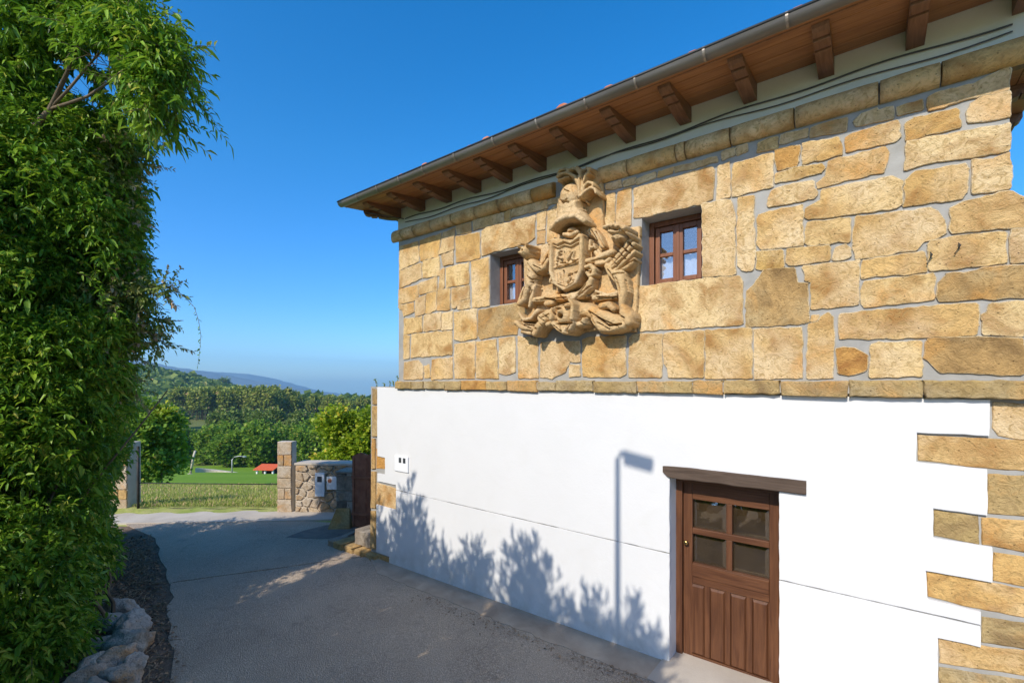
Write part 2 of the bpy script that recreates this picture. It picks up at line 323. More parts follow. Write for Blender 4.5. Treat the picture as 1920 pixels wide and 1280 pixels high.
# ------------------------------------------------------------------ the house
house = empty('stone_house', (0,0,0))
tag(house, 'two-storey house of yellow sandstone blocks over a whitewashed ground floor, wide timber eaves', 'house')
UL, UR = -5.575, .74
def holed(name, u0, u1, z0, z1, holes, y, m, parent):
    us = sorted({u0, u1, *[h[0] for h in holes], *[h[1] for h in holes]}); zs = sorted({z0, z1, *[h[2] for h in holes], *[h[3] for h in holes]})
    bm = bmesh.new(); V = {}
    def v(a, b):
        if (a, b) not in V: V[(a, b)] = bm.verts.new((a, y, b))
        return V[(a, b)]
    for a, b in zip(us, us[1:]):
        for c, d in zip(zs, zs[1:]):
            if any(h[0] <= a and b <= h[1] and h[2] <= c and d <= h[3] for h in holes): continue
            bm.faces.new((v(a, c), v(b, c), v(b, d), v(a, d)))
    return bmobj(name, bm, m, parent)
WIN = [(-3.785, -3.21, 3.65, 4.305), (-1.80, -1.222, 3.65, 4.328)]
holed('mortar_face', UL, UR, 2.68, 5.30, WIN, .012, M['mortar'], house)
holed('mortar_face', UR, .905, 2.68, 3.87, [], .012, M['mortar'], house)
bm = bmesh.new()
box(bm, UL+.002, UL+.05, .016, 7.0, 2.62, 5.30); box(bm, UL+.05, UR-.05, 6.9, 7.0, 0, 5.30); box(bm, UR-.05, UR, .013, 7.0, 2.63, 5.30); box(bm, UR-.05, UR, .33, 7.0, 0.0, 2.629)
box(bm, UL+.06, UR-.06, .33, .40, 2.66, 5.29)
box(bm, UR+.001, .904, .02, 7.0, 2.63, 3.869); box(bm, UR+.001, .99, .33, 7.0, 0, 2.62)
bmobj('rear_walls', bm, M['mortar'], house)
boxo('cement_band', UL-.012, UR+.10, .006, .30, 4.95, 5.31, M['band'], house, .004)
bm = bmesh.new(); box(bm, -6.285, -1.546, .03, .32, -.25, 2.62); box(bm, -.575, .99, .03, .32, -.25, 2.62); box(bm, -1.5459, -.5751, .03, .32, 1.79, 2.62); box(bm, -1.5459, -.5751, .294, .32, -.25, 1.7899); bmobj('lower_wall', bm, M['mortar'], house)
boxo('terrace_wall', -6.285, -5.60, .33, 4.5, -.25, 2.60, M['mortar'], house, .01)

M['rim'] = stone_mat('pale_stone_edge', [(.68,.53,.31),(.74,.60,.38)], (.55,.38,.17), (.78,.66,.46))
STONES = [[-5546,4708,-5136,4713,-5117,4417,-5546,4360],[-5104,4714,-4661,4735,-4723,4424,-5083,4421],[-4617,4737,-4398,4751,-4426,4468,-4698,4449],[-4656,4430,-4433,4444,-4426,4275,-4624,4280],[-5546,4345,-5064,4391,-5056,4167,-5554,4085],[-5038,4405,-4698,4420,-4686,4160,-5030,4163],[-4564,4250,-4152,4249,-4143,3970,-4468,3978,-4559,3972],[-4673,4227,-4593,4249,-4600,3977,-4711,3965],[-5569,4068,-5136,4088,-5123,3925,-5231,3865,-5569,3845],[-5120,4104,-4748,4151,-4740,3960,-5096,3940],[-4099,4257,-3804,4265,-3794,3650,-4081,3654],[-4456,3951,-4136,3953,-4130,3789,-4305,3767,-4375,3674,-4456,3682],[-4340,3762,-4125,3772,-4125,3650,-4340,3657],[-4723,3958,-4492,3956,-4492,3668,-4711,3672,-4740,3683],[-4944,3940,-4755,3944,-4760,3694,-4913,3652,-4977,3670],[-5190,3897,-4977,3918,-4991,3662,-5190,3635],[-5575,3836,-5231,3838,-5217,3701,-5454,3657,-5482,3743,-5575,3798],[-4409,3627,-4005,3639,-4005,3261,-4305,3236,-4409,3267],[-3973,3611,-3276,3651,-3203,3547,-3313,3408,-3360,3269,-3930,3245,-3984,3299],[-4642,3631,-4440,3643,-4440,3403,-4649,3400],[-5004,3637,-4661,3650,-4673,3411,-5030,3413],[-5440,3629,-5123,3620,-5056,3633,-5056,3410,-5448,3389],[-5454,3380,-5314,3372,-5327,3044,-5448,3029],[-5272,3388,-4456,3382,-4456,3059,-5286,3043],[-5437,2983,-5123,3002,-5030,2919,-5030,2742,-5448,2728],[-5004,2919,-4900,2943,-4874,2759,-4991,2741],[-4836,3011,-4445,3025,-4445,2739,-4861,2727],[-4409,3200,-4038,3219,-4038,2746,-4398,2739],[-4005,3212,-3682,3222,-3646,2736,-4016,2746],[-3632,3231,-3389,3240,-3379,2811,-3504,2782,-3632,2798],[-3341,3242,-3062,3206,-3050,2741,-3334,2737],[-3010,3155,-2511,3138,-2496,3110,-2501,2911,-2627,2923,-2680,2804,-2789,2768,-2856,2735,-3015,2740],[-2627,2886,-2501,2874,-2491,2756,-2627,2748],[-2465,3154,-2409,3169,-2222,3167,-1971,3161,-1971,2778,-2025,2744,-2460,2756],[-1921,3141,-1881,3172,-1597,3159,-1601,2746,-1935,2744],[-1574,3164,-1205,3165,-1209,2739,-1526,2741,-1531,2821,-1571,2872],[-1182,3168,-811,3161,-811,2732,-1186,2734],[-784,3151,-439,3141,-439,2731,-784,2728],[-1818,3648,-1228,3642,-910,3627,-885,3578,-885,3203,-1828,3207],[-714,3652,-491,3637,-468,3511,-402,3494,-391,3189,-424,3175,-843,3179,-855,3352,-843,3481,-768,3559],[-4376,4771,-4105,4770,-4105,4643,-4361,4656],[-4068,4787,-3563,4772,-3563,4659,-4061,4659],[-3548,4769,-3447,4782,-3460,4658,-3550,4664],[-3428,4785,-2916,4776,-2916,4681,-3447,4694],[-2903,4773,-2749,4769,-2782,4707,-2911,4718],[-4381,4636,-3960,4609,-3946,4276,-4075,4275,-4376,4284],[-3917,4622,-3833,4647,-3537,4639,-3090,4643,-3102,4383,-3198,4330,-3778,4317,-3917,4292],[-3061,4646,-2934,4666,-2951,4445,-3055,4451],[-3061,4431,-2951,4435,-2956,4297,-3067,4298],[-2916,4652,-2793,4681,-2793,4305,-2922,4301],[-2178,4765,-2020,4754,-2015,4693,-2178,4713],[-1992,4747,-1867,4752,-1867,4697,-1992,4687],[-1850,4734,-1662,4750,-1654,4698,-1850,4680],[-1637,4743,-1483,4740,-1491,4695,-1637,4694],[-1468,4744,-1093,4736,-1093,4691,-1460,4698],[-1051,4754,-944,4764,-944,4707,-1047,4693],[-934,4763,-847,4765,-847,4707,-930,4703],[-2178,4647,-2089,4651,-2093,4290,-2188,4296],[-2052,4651,-1916,4659,-1916,4288,-2075,4269],[-1876,4641,-1763,4645,-1209,4655,-1136,4650,-1115,4606,-1129,4360,-1223,4341,-1806,4340,-1876,4355],[-1079,4642,-988,4653,-985,4348,-1090,4340],[-954,4628,-650,4631,-650,4351,-958,4341],[-1217,4335,-976,4312,-945,4187,-945,3658,-976,3643,-1208,3666],[-915,4314,-787,4306,-796,4114,-787,3752,-800,3673,-841,3665,-890,3677,-920,3718],[-2373,4561,-2226,4606,-2216,4324,-2314,4326],[-753,4753,-612,4757,-616,4666,-761,4679],[-589,4758,-404,4754,-401,4689,-593,4694],[-372,4751,-139,4755,-143,4659,-372,4684],[-100,4709,-49,4747,46,4754,58,4734,137,4735,146,4662,-81,4670],[-627,4643,-510,4642,-455,4634,-458,4498,-473,4468,-616,4482],[-433,4644,-192,4614,-172,4571,-176,4478,-429,4477],[-620,4444,-503,4459,-302,4436,-288,4399,-309,4371,-624,4374],[-146,4603,-113,4617,161,4624,175,4584,173,4501,149,4477,-139,4487],[-253,4447,95,4448,110,4404,89,4270,-113,4273,-330,4256,-337,4295,-267,4335],[-651,4311,-540,4327,-365,4324,-358,4259,-337,4211,-358,4183,-678,4185,-682,4208],[-304,4228,136,4225,193,4166,187,4007,157,3983,-387,4020,-409,4042,-405,4115,-304,4143],[-763,4089,-751,4131,-688,4144,-438,4139,-431,3814,-587,3825,-735,3833,-763,3883],[-395,3994,-118,3964,-118,3790,-388,3806,-417,3829,-409,3929],[-767,3812,-580,3797,-568,3769,-572,3657,-735,3654,-767,3668],[-542,3799,-255,3778,-245,3748,-255,3667,-519,3662,-546,3679],[-211,3750,-147,3767,-111,3725,-118,3669,-228,3662],[-84,3963,354,3942,421,3836,424,3745,371,3714,308,3718,267,3656,-81,3646,-94,3780],[-424,3634,-63,3632,-69,3437,-73,3293,-194,3289,-370,3285,-367,3499,-409,3530],[-35,3622,308,3626,322,3562,319,3489,95,3494,-42,3488],[-51,3396,-25,3462,359,3461,368,3429,365,3285,95,3274,-32,3267,-48,3297],[-369,3234,-322,3231,-335,3191,-369,3185],[-308,3213,-262,3249,-226,3214,-226,2732,-403,2732,-390,3155,-322,3166],[-203,2956,-89,2963,-16,2891,-22,2784,-127,2750,-190,2771],[12,2973,56,2990,291,2989,297,2743,9,2734],[-185,3232,95,3235,379,3238,589,3236,589,3086,571,3018,95,3023,-178,3039],[334,4732,383,4752,586,4742,724,4789,734,4763,732,4634,581,4648,343,4640],[164,4728,302,4729,308,4656,170,4665],[213,4587,255,4612,478,4603,500,4573,500,4467,219,4466],[543,4557,559,4604,612,4629,737,4618,739,4459,612,4467,543,4483],[222,4449,428,4434,729,4408,737,4237,395,4257,198,4254],[211,4181,256,4220,526,4204,540,4167,534,4000,508,3973,446,3973,205,3983],[561,4217,663,4197,733,4216,745,4131,743,3983,566,3992],[456,3918,516,3941,613,3951,738,3960,815,3895,815,3711,605,3735,465,3745,451,3773],[337,3682,349,3707,612,3707,719,3689,722,3487,349,3495,337,3512],[743,3697,815,3700,815,3484,748,3484],[390,3396,429,3451,713,3465,815,3463,815,3251,500,3267,401,3274,385,3321],[610,3146,641,3165,653,3225,815,3223,815,3031,791,2998,620,3022,615,3117],[321,2975,336,3001,584,3000,790,2976,798,2951,798,2744,399,2770,341,2856,316,2870]]
QUOINS = [[661,2563,815,2554,815,2306,691,2329,663,2384],[279,2314,815,2313,815,2111,633,2108,279,2125],[638,2072,815,2080,815,1811,636,1801],[368,1781,597,1776,597,1583,365,1594],[607,1774,815,1787,815,1578,656,1585,610,1586],[663,1547,815,1553,815,1351,663,1350],[328,1334,651,1339,815,1337,815,1149,602,1137,331,1151],[610,1093,815,1114,815,944,607,914],[390,869,605,891,815,933,815,766,396,693],[393,666,815,738,815,243,396,206],[-6141,1646,-5848,1680,-5848,1354,-6141,1337],[-6128,1113,-5631,1091,-5644,713,-6141,701],[-6224,2591,-6101,2575,-6087,2342,-6224,2338],[-6224,2313,-6087,2317,-6060,1845,-6238,1832],[-6238,1798,-6155,1804,-6155,1327,-6252,1316],[-6252,1274,-6141,1287,-6141,710,-6266,697],[-6266,647,-6128,670,-6128,69,-6280,52],[-6280,1,-5809,9,-5809,-105,-6280,-134]]
def slab(name, poly, yf, yb, m, parent, cham=.012, jit=.004, seed=0, step=.04, rnd_corner=True, smooth=True, grow=0.0, rim=None):
    R = random.Random(seed); P = [Vector((poly[i]/1000, poly[i+1]/1000)) for i in range(0, len(poly), 2)]
    ar = sum(P[i].x*P[(i+1)%len(P)].y-P[(i+1)%len(P)].x*P[i].y for i in range(len(P)))
    if ar < 0: P.reverse()
    if rnd_corner:
        Q = []
        for i in range(len(P)):
            a, b, c = P[i-1], P[i], P[(i+1)%len(P)]; k = R.uniform(.003, .012)
            d1 = (a-b); d2 = (c-b); Q.append(b+d1.normalized()*min(k, d1.length*.3)); Q.append(b+(d1.normalized()+d2.normalized())*k*.12); Q.append(b+d2.normalized()*min(k, d2.length*.3))
        P = Q
    O = []
    for i in range(len(P)):
        a, b = P[i], P[(i+1)%len(P)]; n = max(1, int((b-a).length/step))
        for k in range(n):
            p = a+(b-a)*(k/n); s = seed*3.1
            O.append(p + Vector((mnoise.noise(Vector((p.x*14, p.y*14, s))), mnoise.noise(Vector((p.x*14, p.y*14, s+50)))))*jit*2 + Vector((R.uniform(-1, 1), R.uniform(-1, 1)))*jit*.5)
    n = len(O); nor = []
    if grow:
        O2 = []
        for i in range(n):
            t = (O[(i+1)%n]-O[i-1]); t = t.normalized() if t.length > 1e-6 else Vector((1, 0)); O2.append(O[i]-Vector((-t.y, t.x))*grow)
        O = O2
    for i in range(n):
        t = (O[(i+1)%n]-O[i-1]); t = t.normalized() if t.length > 1e-6 else Vector((1, 0)); nor.append(Vector((-t.y, t.x)))
    bm = bmesh.new()
    r0 = [bm.verts.new((p.x, yb, p.y)) for p in O]; r1 = [bm.verts.new((p.x, yf+cham*.7, p.y)) for p in O]
    r2 = [bm.verts.new((p.x+q.x*cham*R.uniform(.5, 1.3), yf+R.uniform(-.001, .001), p.y+q.y*cham*R.uniform(.5, 1.3))) for p, q in zip(O, nor)]
    for A, B in ((r0, r1), (r1, r2)):
        for i in range(n):
            f = bm.faces.new((A[i], A[(i+1)%n], B[(i+1)%n], B[i])); f.smooth = smooth; f.material_index = 1 if (rim and A is r1) else 0
    bm.faces.new(r2)
    bmesh.ops.recalc_face_normals(bm, faces=bm.faces[:])
    return bmobj(name, bm, None, parent, mats=[m, rim] if rim else [m])
SPECIAL = {18: 'stone_brown', 39: 'stone_brown', 69: 'stone_orange', 71: 'stone_orange2', 78: 'stone_orange2', 87: 'stone_orange', 94: 'stone', 100: 'stone_brown', 102: 'stone_brown'}
for i, p in enumerate(STONES):
    R = random.Random(i*7+1)
    slab('stone', p, -.0015-R.uniform(0, .004), .02, M[SPECIAL.get(i, 'stone')], house, .0055, .006, i+1, .03, grow=.005 if p[0] < -2600 else .009, rim=M['rim'])
for i, p in enumerate(QUOINS):
    yf = .022 if i < 12 else .004
    slab('quoin_stone', p, yf, .04, M['stone_ledge' if i in (2,3,7,9) else ('stone_orange' if i == 10 else 'stone_brown' if i > 11 else 'stone')], house, .008, .003, 300+i)
LED = [-5.594,-5.233,-4.971,-4.544,-4.246,-3.811,-3.474,-3.039,-2.781,-2.318,-1.832,-1.293,-1.029,-.583,-.124,.305,.95]
for i in range(len(LED)-1):
    R = random.Random(i+900); a, b = LED[i]+.004, LED[i+1]-.004; z0 = 2.592+R.uniform(-.008, .006); z1 = 2.700+R.uniform(-.006, .012)
    slab('ledge_stone', [int(1000*x) for x in (a, z0, b, z0-R.uniform(-.006, .006), b, z1, a, z1)], -.045-R.uniform(0, .012), .03, M['stone_orange' if i == 4 else 'stone_ledge'], house, .012, .005, 500+i)
boxo('ledge_bed', UL+.01, .90, -.028, .011, 2.606, 2.690, M['mortar'], house, 0)
# rounded cornice course
COR = [-5.707,-5.447,-5.175,-4.807,-4.403,-3.982,-3.604,-3.106,-2.806,-2.511,-2.261,-1.928,-1.445,-1.356,-.967,-.483,.058,.399,.86]
def cornice(a, b, seed, endcap):
    R = random.Random(seed); bm = bmesh.new(); rings = []; n = max(2, int((b-a)/.06)); K = 9
    for i in range(n+1):
        u = a+(b-a)*i/n; s = 1.0
        if i in (0, n): s = .90
        if endcap and i == 0: s = .45
        if endcap and i == 1: s = .85
        ring = []
        for k in range(K+1):
            th = -PI/2+PI*k/K; rr = s*(1+.06*mnoise.noise(Vector((u*6, k*.7, seed))))
            ring.append(bm.verts.new((u+R.uniform(-.002, .002), .012-.105*math.cos(th)**.8*rr if math.cos(th) > 0 else .012, 4.868+.083*math.sin(th)*(.9+.1*rr))))
        rings.append(ring)
    for A, B in zip(rings, rings[1:]):
        for k in range(K): bm.faces.new((A[k], B[k], B[k+1], A[k+1])).smooth = True
    bm.faces.new(rings[0]); bm.faces.new(rings[-1][::-1]); bmesh.ops.recalc_face_normals(bm, faces=bm.faces[:])
    return bmobj('cornice_stone', bm, M['stone'], house)
for i in range(len(COR)-1):
    if COR[i+1]-COR[i] > .03 and i not in (8, 9): cornice(COR[i]+.006, COR[i+1]-.006, 700+i, i == 0)
# white plaster, in two lifts with an open score line between them
U = [-6.087,2.612, -5.594,2.604, -1.298,2.588, .648,2.578, .643,2.332, .273,2.329, .270,2.116, .633,2.104, .633,1.793, .362,1.795, .362,1.586, .658,1.582, .658,1.345, .322,1.340, .331,1.140, .602,1.130,
     .602,1.039, -.599,1.039, -.599,1.79, -1.522,1.79, -1.522,1.052, -5.63,1.075, -5.632,1.146, -5.90,1.146]
G0 = .008
def plast(pts, yf=0.0):
    Q = [Vector((pts[i], pts[i+1])) for i in range(0, len(pts), 2)]; O = []
    for i in range(len(Q)):
        a, b = Q[i], Q[(i+1) % len(Q)]; k = max(1, int((b-a).length/.055)); t = (b-a).normalized(); nn = Vector((-t.y, t.x))
        for j in range(k):
            p = a+(b-a)*(j/k); O.append(p+nn*(.0045*mnoise.noise(Vector((p.x*9, p.y*9, 2)))+.003*mnoise.noise(Vector((p.x*31, p.y*31, 7))))*(1 if j else .5))
    bm = bmesh.new(); vs = [bm.verts.new((p.x, yf, p.y)) for p in O]; f = bm.faces.new(vs); bm.normal_update()
    if f.normal.y > 0: f.normal_flip()
    r = bmesh.ops.extrude_face_region(bm, geom=[f]); bmesh.ops.translate(bm, vec=(0, .031-yf, 0), verts=[v for v in r['geom'] if isinstance(v, bmesh.types.BMVert)])
    bmesh.ops.recalc_face_normals(bm, faces=bm.faces[:])
    es = [e for e in bm.edges if all(abs(v.co.y-yf) < 1e-5 for v in e.verts)]
    bmesh.ops.bevel(bm, geom=es, offset=.004, segments=2, affect='EDGES')
    return bmobj('white_plaster', bm, M['plaster'], house)
plast(U + [-5.90,1.37, -5.885,1.37, -6.06,1.37, -6.06,1.37][:0] + [-6.083,1.145, -6.083,1.27, -5.895,1.27, -5.895,1.53, -6.083,1.535, -6.087,1.9])
plast([-5.63,.775, -5.63,1.075-G0, -1.522,1.052-G0, -1.522,-.02, -5.79,-.09, -5.79,.036, -6.11,.036, -6.11,.78, -5.98,.778])
plast([-.599,1.039-G0, .602,1.039-G0, .602,.890, .387,.880, .387,-.02, -.599,-.02])
boxo('door_reveal', -1.545, -1.523, .032, .21, -.02, 1.79, M['plaster'], house, .002)
boxo('door_reveal', -.598, -.576, .032, .21, -.02, 1.79, M['plaster'], house, .002)
# lintel beam
bm = bmesh.new(); n = 26; R = random.Random(3); rings = []
for i in range(n+1):
    u = -1.578+(1.578-.405)*i/n; e = .02*max(0, 1-i/1.5)
    zt = 1.893+.006*mnoise.noise(Vector((u*5, 0, 1)))-e*.4; zb = 1.783+.008*mnoise.noise(Vector((u*6, 4, 1)))+e*.6+(.03 if i == 0 else 0)
    rings.append([bm.verts.new(c) for c in ((u, -.032+e*.5, zb+.008), (u, -.026, zb), (u, .2, zb), (u, .2, zt), (u, -.026, zt), (u, -.032+e*.5, zt-.008))])
for A, B in zip(rings, rings[1:]):
    for k in range(6): bm.faces.new((A[k], B[k], B[(k+1)%6], A[(k+1)%6]))
bm.faces.new(rings[0]); bm.faces.new(rings[-1][::-1]); bmesh.ops.recalc_face_normals(bm, faces=bm.faces[:])
bmobj('lintel', bm, M['lintel'], house)

# door
door = boxo('door', -1.455, -.632, .245, .275, .005, .012, M['door'], house, 0)
def dbox(nm, a, b, y0, y1, c, d, m='door', bev=.004): return boxo(nm, a, b, y0, y1, c, d, M[m], door, bev)
dbox('door_frame', -1.522, -1.462, .195, .29, 0, 1.715); dbox('door_frame', -.628, -.600, .195, .29, 0, 1.715); dbox('door_frame', -1.522, -.600, .190, .29, 1.716, 1.785, 'door_rail')
dbox('stile', -1.458, -1.372, .225, .265, .012, 1.71); dbox('stile', -.706, -.632, .225, .265, .012, 1.71)
dbox('rail', -1.371, -.707, .225, .265, 1.552, 1.71, 'door_rail'); dbox('rail', -1.371, -.707, .225, .265, .73, .932, 'door_rail'); dbox('rail', -1.371, -.707, .222, .268, .012, .04, 'door_rail')
dbox('rail', -1.371, -.707, .214, .224, .80, .925, 'door_rail', .006)
dbox('glazing_bar', -1.371, -.707, .222, .262, 1.215, 1.272, 'door_rail', .006); dbox('glazing_bar', -1.064, -1.012, .223, .262, .933, 1.214); dbox('glazing_bar', -1.064, -1.012, .223, .262, 1.273, 1.551)
for a, b in ((-1.371, -1.065), (-1.011, -.707)):
    for c, d in ((.933, 1.214), (1.273, 1.551)):
        bm = bmesh.new(); rr = []
        for ins, y in ((0, .250), (.035, .243)): rr.append([bm.verts.new(q) for q in ((a+ins, y, c+ins), (b-ins, y, c+ins), (b-ins, y, d-ins), (a+ins, y, d-ins))])
        for k in range(4): bm.faces.new((rr[0][k], rr[0][(k+1)%4], rr[1][(k+1)%4], rr[1][k]))
        bm.faces.new(rr[1]); bmobj('pane', bm, M['glass_door'], door)
dbox('door_curtain', -1.40, -.69, .285, .292, .92, 1.56, 'door_cloth', 0)
for a, b in ((-1.388, -1.262), (-1.212, -1.078), (-1.030, -.896), (-.845, -.716)):
    bm = bmesh.new(); rr = []
    for ins, y in ((0, .262), (0, .243), (.014, .224)): rr.append([bm.verts.new(q) for q in ((a+ins, y, .042+ins), (b-ins, y, .042+ins), (b-ins, y, .722-ins*1.6), (a+ins, y, .722-ins*1.6))])
    for A, B in zip(rr, rr[1:]):
        for k in range(4): bm.faces.new((A[k], A[(k+1)%4], B[(k+1)%4], B[k]))
    bm.faces.new(rr[-1]); bmobj('panel', bm, M['door'], door)
dbox('panel_back', -1.40, -.69, .246, .264, .02, .75)
for a, b in ((-1.261, -1.213), (-1.077, -1.031), (-.895, -.846)): dbox('muntin', a, b, .233, .262, .042, .729, 'door', .005)
tubeo('door_knob', [(-1.424, .225, 1.125), (-1.424, .205, 1.125), (-1.424, .195, 1.125), (-1.424, .178, 1.125), (-1.424, .170, 1.125)], [.010, .008, .021, .023, .012], M['brass'], door, 14)

# windows
for wi, (a, b, c, d) in enumerate(WIN):
    win = boxo('window', a, b, .222, .262, c+.001, c+.045, M['winwood'], house, .004)
    bm = bmesh.new(); y0, y1 = .0125, .33
    for q in (((a, y0, c), (a, y1, c), (a, y1, d), (a, y0, d)), ((b, y0, c), (b, y0, d), (b, y1, d), (b, y1, c)), ((a, y0, d), (a, y1, d), (b, y1, d), (b, y0, d)), ((a, y0, c), (b, y0, c), (b, y1, c), (a, y1, c))): bm.faces.new([bm.verts.new(p) for p in q])
    bmobj('window_reveal', bm, M['reveal'], win)
    def wb(nm, x0, x1, z0, z1, y0=.215, y1=.262, bev=.006): return boxo(nm, x0, x1, y0, y1, z0, z1, M['winwood'], win, bev)
    wb('frame', a, a+.05, c, d, .205, .28); wb('frame', b-.05, b, c, d, .205, .28); wb('frame', a+.051, b-.051, d-.055, d-.001, .205, .28)
    mid = (a+b)/2
    for x0, x1 in ((a+.062, mid-.004), (mid+.004, b-.062)):
        s0, s1, z0, z1 = x0, x1, c+.048, d-.062
        wb('sash', s0, s0+.045, z0, z1); wb('sash', s1-.045, s1, z0, z1); wb('sash', s0+.046, s1-.046, z1-.05, z1); wb('sash', s0+.046, s1-.046, z0, z0+.045)
        zm = (z0+z1)/2; wb('glazing_bar', s0+.046, s1-.046, zm-.018, zm+.018, .22, .258)
        for p0, p1 in ((z0+.046, zm-.019), (zm+.019, z1-.051)):
            bm = bmesh.new(); bm.faces.new([bm.verts.new(q) for q in ((s0+.046, .245, p0), (s1-.046, .245, p0), (s1-.046, .245, p1), (s0+.046, .245, p1))]); bmobj('pane', bm, M['glass'], win)
    wb('cover_strip', mid-.016, mid+.016, c+.05, d-.064, .203, .216)
    bm = bmesh.new(); vs = []
    for k in range(25):
        x = a+.05+(b-a-.1)*k/24; y = .292+.010*math.sin(k*1.9+wi)
        vs.append((bm.verts.new((x, y, c+.02)), bm.verts.new((x, y, c+(d-c)*(.50 if wi else .42)))))
    for p, q in zip(vs, vs[1:]): bm.faces.new((p[0], q[0], q[1], p[1])).smooth = True
    bmobj('curtain', bm, M['curtain'], win)
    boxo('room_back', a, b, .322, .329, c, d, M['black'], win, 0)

# eaves: soffit boards, corbels, gutter, roof tiles
E0, E1 = -5.95, 1.17
def soff(y): return 5.262 - (.085*(-y)/.72)
NB = 4
for k in range(NB):
    y0 = -.70*(k+1)/NB+.004; y1 = -.70*k/NB
    bm = bmesh.new(); vs = [(x, y, soff(y)+dz) for dz in (0, .022) for x, y in ((E0+.02, y0), (E1-.02, y0), (E1-.02, y1+.004*(k > 0)-.004), (E0+.02, y1-.004))]
    V = [bm.verts.new(v) for v in vs]
    for f in ((3,2,1,0),(4,5,6,7),(0,1,5,4),(1,2,6,5),(2,3,7,6),(3,0,4,7)): bm.faces.new([V[i] for i in f])
    bmesh.ops.recalc_face_normals(bm, faces=bm.faces[:]); bmobj('soffit_board', bm, M['soffit'], house)
for x0, x1 in ((E0+.02, UL-.014), (UR+.102, E1-.02)):           # side eaves, running back along the gables
    for k in range(2):
        q0 = x0+(x1-x0)*k/2+.003; q1 = x0+(x1-x0)*(k+1)/2-.003
        boxo('soffit_board', q0, q1, .0, 7.3, 5.235+.0*k, 5.257, M['soffit'], house, 0)
CORB = [-5.557,-5.027,-4.50,-3.972,-3.47,-2.979,-2.459,-1.91,-1.366,-.817,-.27,.262,.80]
def corbel(x, yb=0.0, ang=0.0, L=.60):
    w_ = .052; prof = [(0,5.13),(-.10,5.128),(-.22,5.133),(-.33,5.146),(-.345,5.150),(-.35,5.170),(-.365,5.170),(-.37,5.152),(-.46,5.150),(-.475,5.155),(-.48,5.172),(-.495,5.172),(-.50,5.162),(-.55,5.168),(-.585,5.182),(-.60,5.20)]
    k = L/.60; prof = [(a*k, z-.012) for a, z in prof]
    top = [(y, soff(y)-.002 if ang == 0 else 5.23) for y, _ in prof][::-1]
    loop = prof+top; bm = bmesh.new(); A = []; B = []
    for y, z in loop:
        A.append(bm.verts.new((-w_, y, z))); B.append(bm.verts.new((w_, y, z)))
    bm.faces.new(A); bm.faces.new(B[::-1])
    for i in range(len(loop)): bm.faces.new((A[i], A[(i+1)%len(loop)], B[(i+1)%len(loop)], B[i]))
    bmesh.ops.recalc_face_normals(bm, faces=bm.faces[:])
    bmesh.ops.transform(bm, matrix=Matrix.Translation((x, yb, 0)) @ Matrix.Rotation(ang, 4, 'Z'), verts=bm.verts[:])
    return bmobj('corbel', bm, M['rafter'], house)
for x in CORB: corbel(x)
corbel(UL-.02, .0, -PI/4, .48)
for k in range(8): corbel(UR+.105, .75+k*.62, PI/2, .30)
for k in range(4): corbel(UL-.015, .75+k*.62, -PI/2, .28)
# half-round gutter with joint clips
bm = bmesh.new(); K = 12; ra = .058; cy, cz = -.712, 5.232
for x0, x1 in ((E0, E1),):
    ring = []
    for x in (x0, x1): ring.append([bm.verts.new((x, cy+ra*math.cos(PI+PI*k/K), cz+ra*1.05*math.sin(PI+PI*k/K))) for k in range(K+1)])
    for k in range(K): bm.faces.new((ring[0][k], ring[1][k], ring[1][k+1], ring[0][k+1])).smooth = True
    for r in ring: bm.faces.new(r)
gut = bmobj('gutter', bm, M['zinc'], house)
tubeo('gutter_lip', [(E0-.002, cy-ra, cz+.002), (E1, cy-ra, cz+.002)], .008, M['zinc_lip'], gut, 8)
tubeo('gutter_lip', [(E0-.002, cy-ra+.02, cz+.014), (E1, cy-ra+.02, cz+.014)], .012, M['zinc_lip'], gut, 8)
for x in [-5.50,-5.06,-4.62,-4.18,-3.66,-3.1,-2.55,-2.02,-1.55,-1.0,-.45,.0,.52,1.0]:
    bm = bmesh.new(); rr = []
    for xx in (x-.009, x+.009): rr.append([bm.verts.new((xx, cy+(ra+.004)*math.cos(PI+PI*k/K), cz+(ra+.005)*1.05*math.sin(PI+PI*k/K)+(.010 if k in (0, K) else 0))) for k in range(K+1)])
    for k in range(K): bm.faces.new((rr[0][k], rr[1][k], rr[1][k+1], rr[0][k+1]))
    bmobj('gutter_clip', bm, M['zinc'], gut)
boxo('fascia_board', E0+.02, E1-.02, -.650, -.636, 5.182, 5.262, M['rafter'], house, .002)
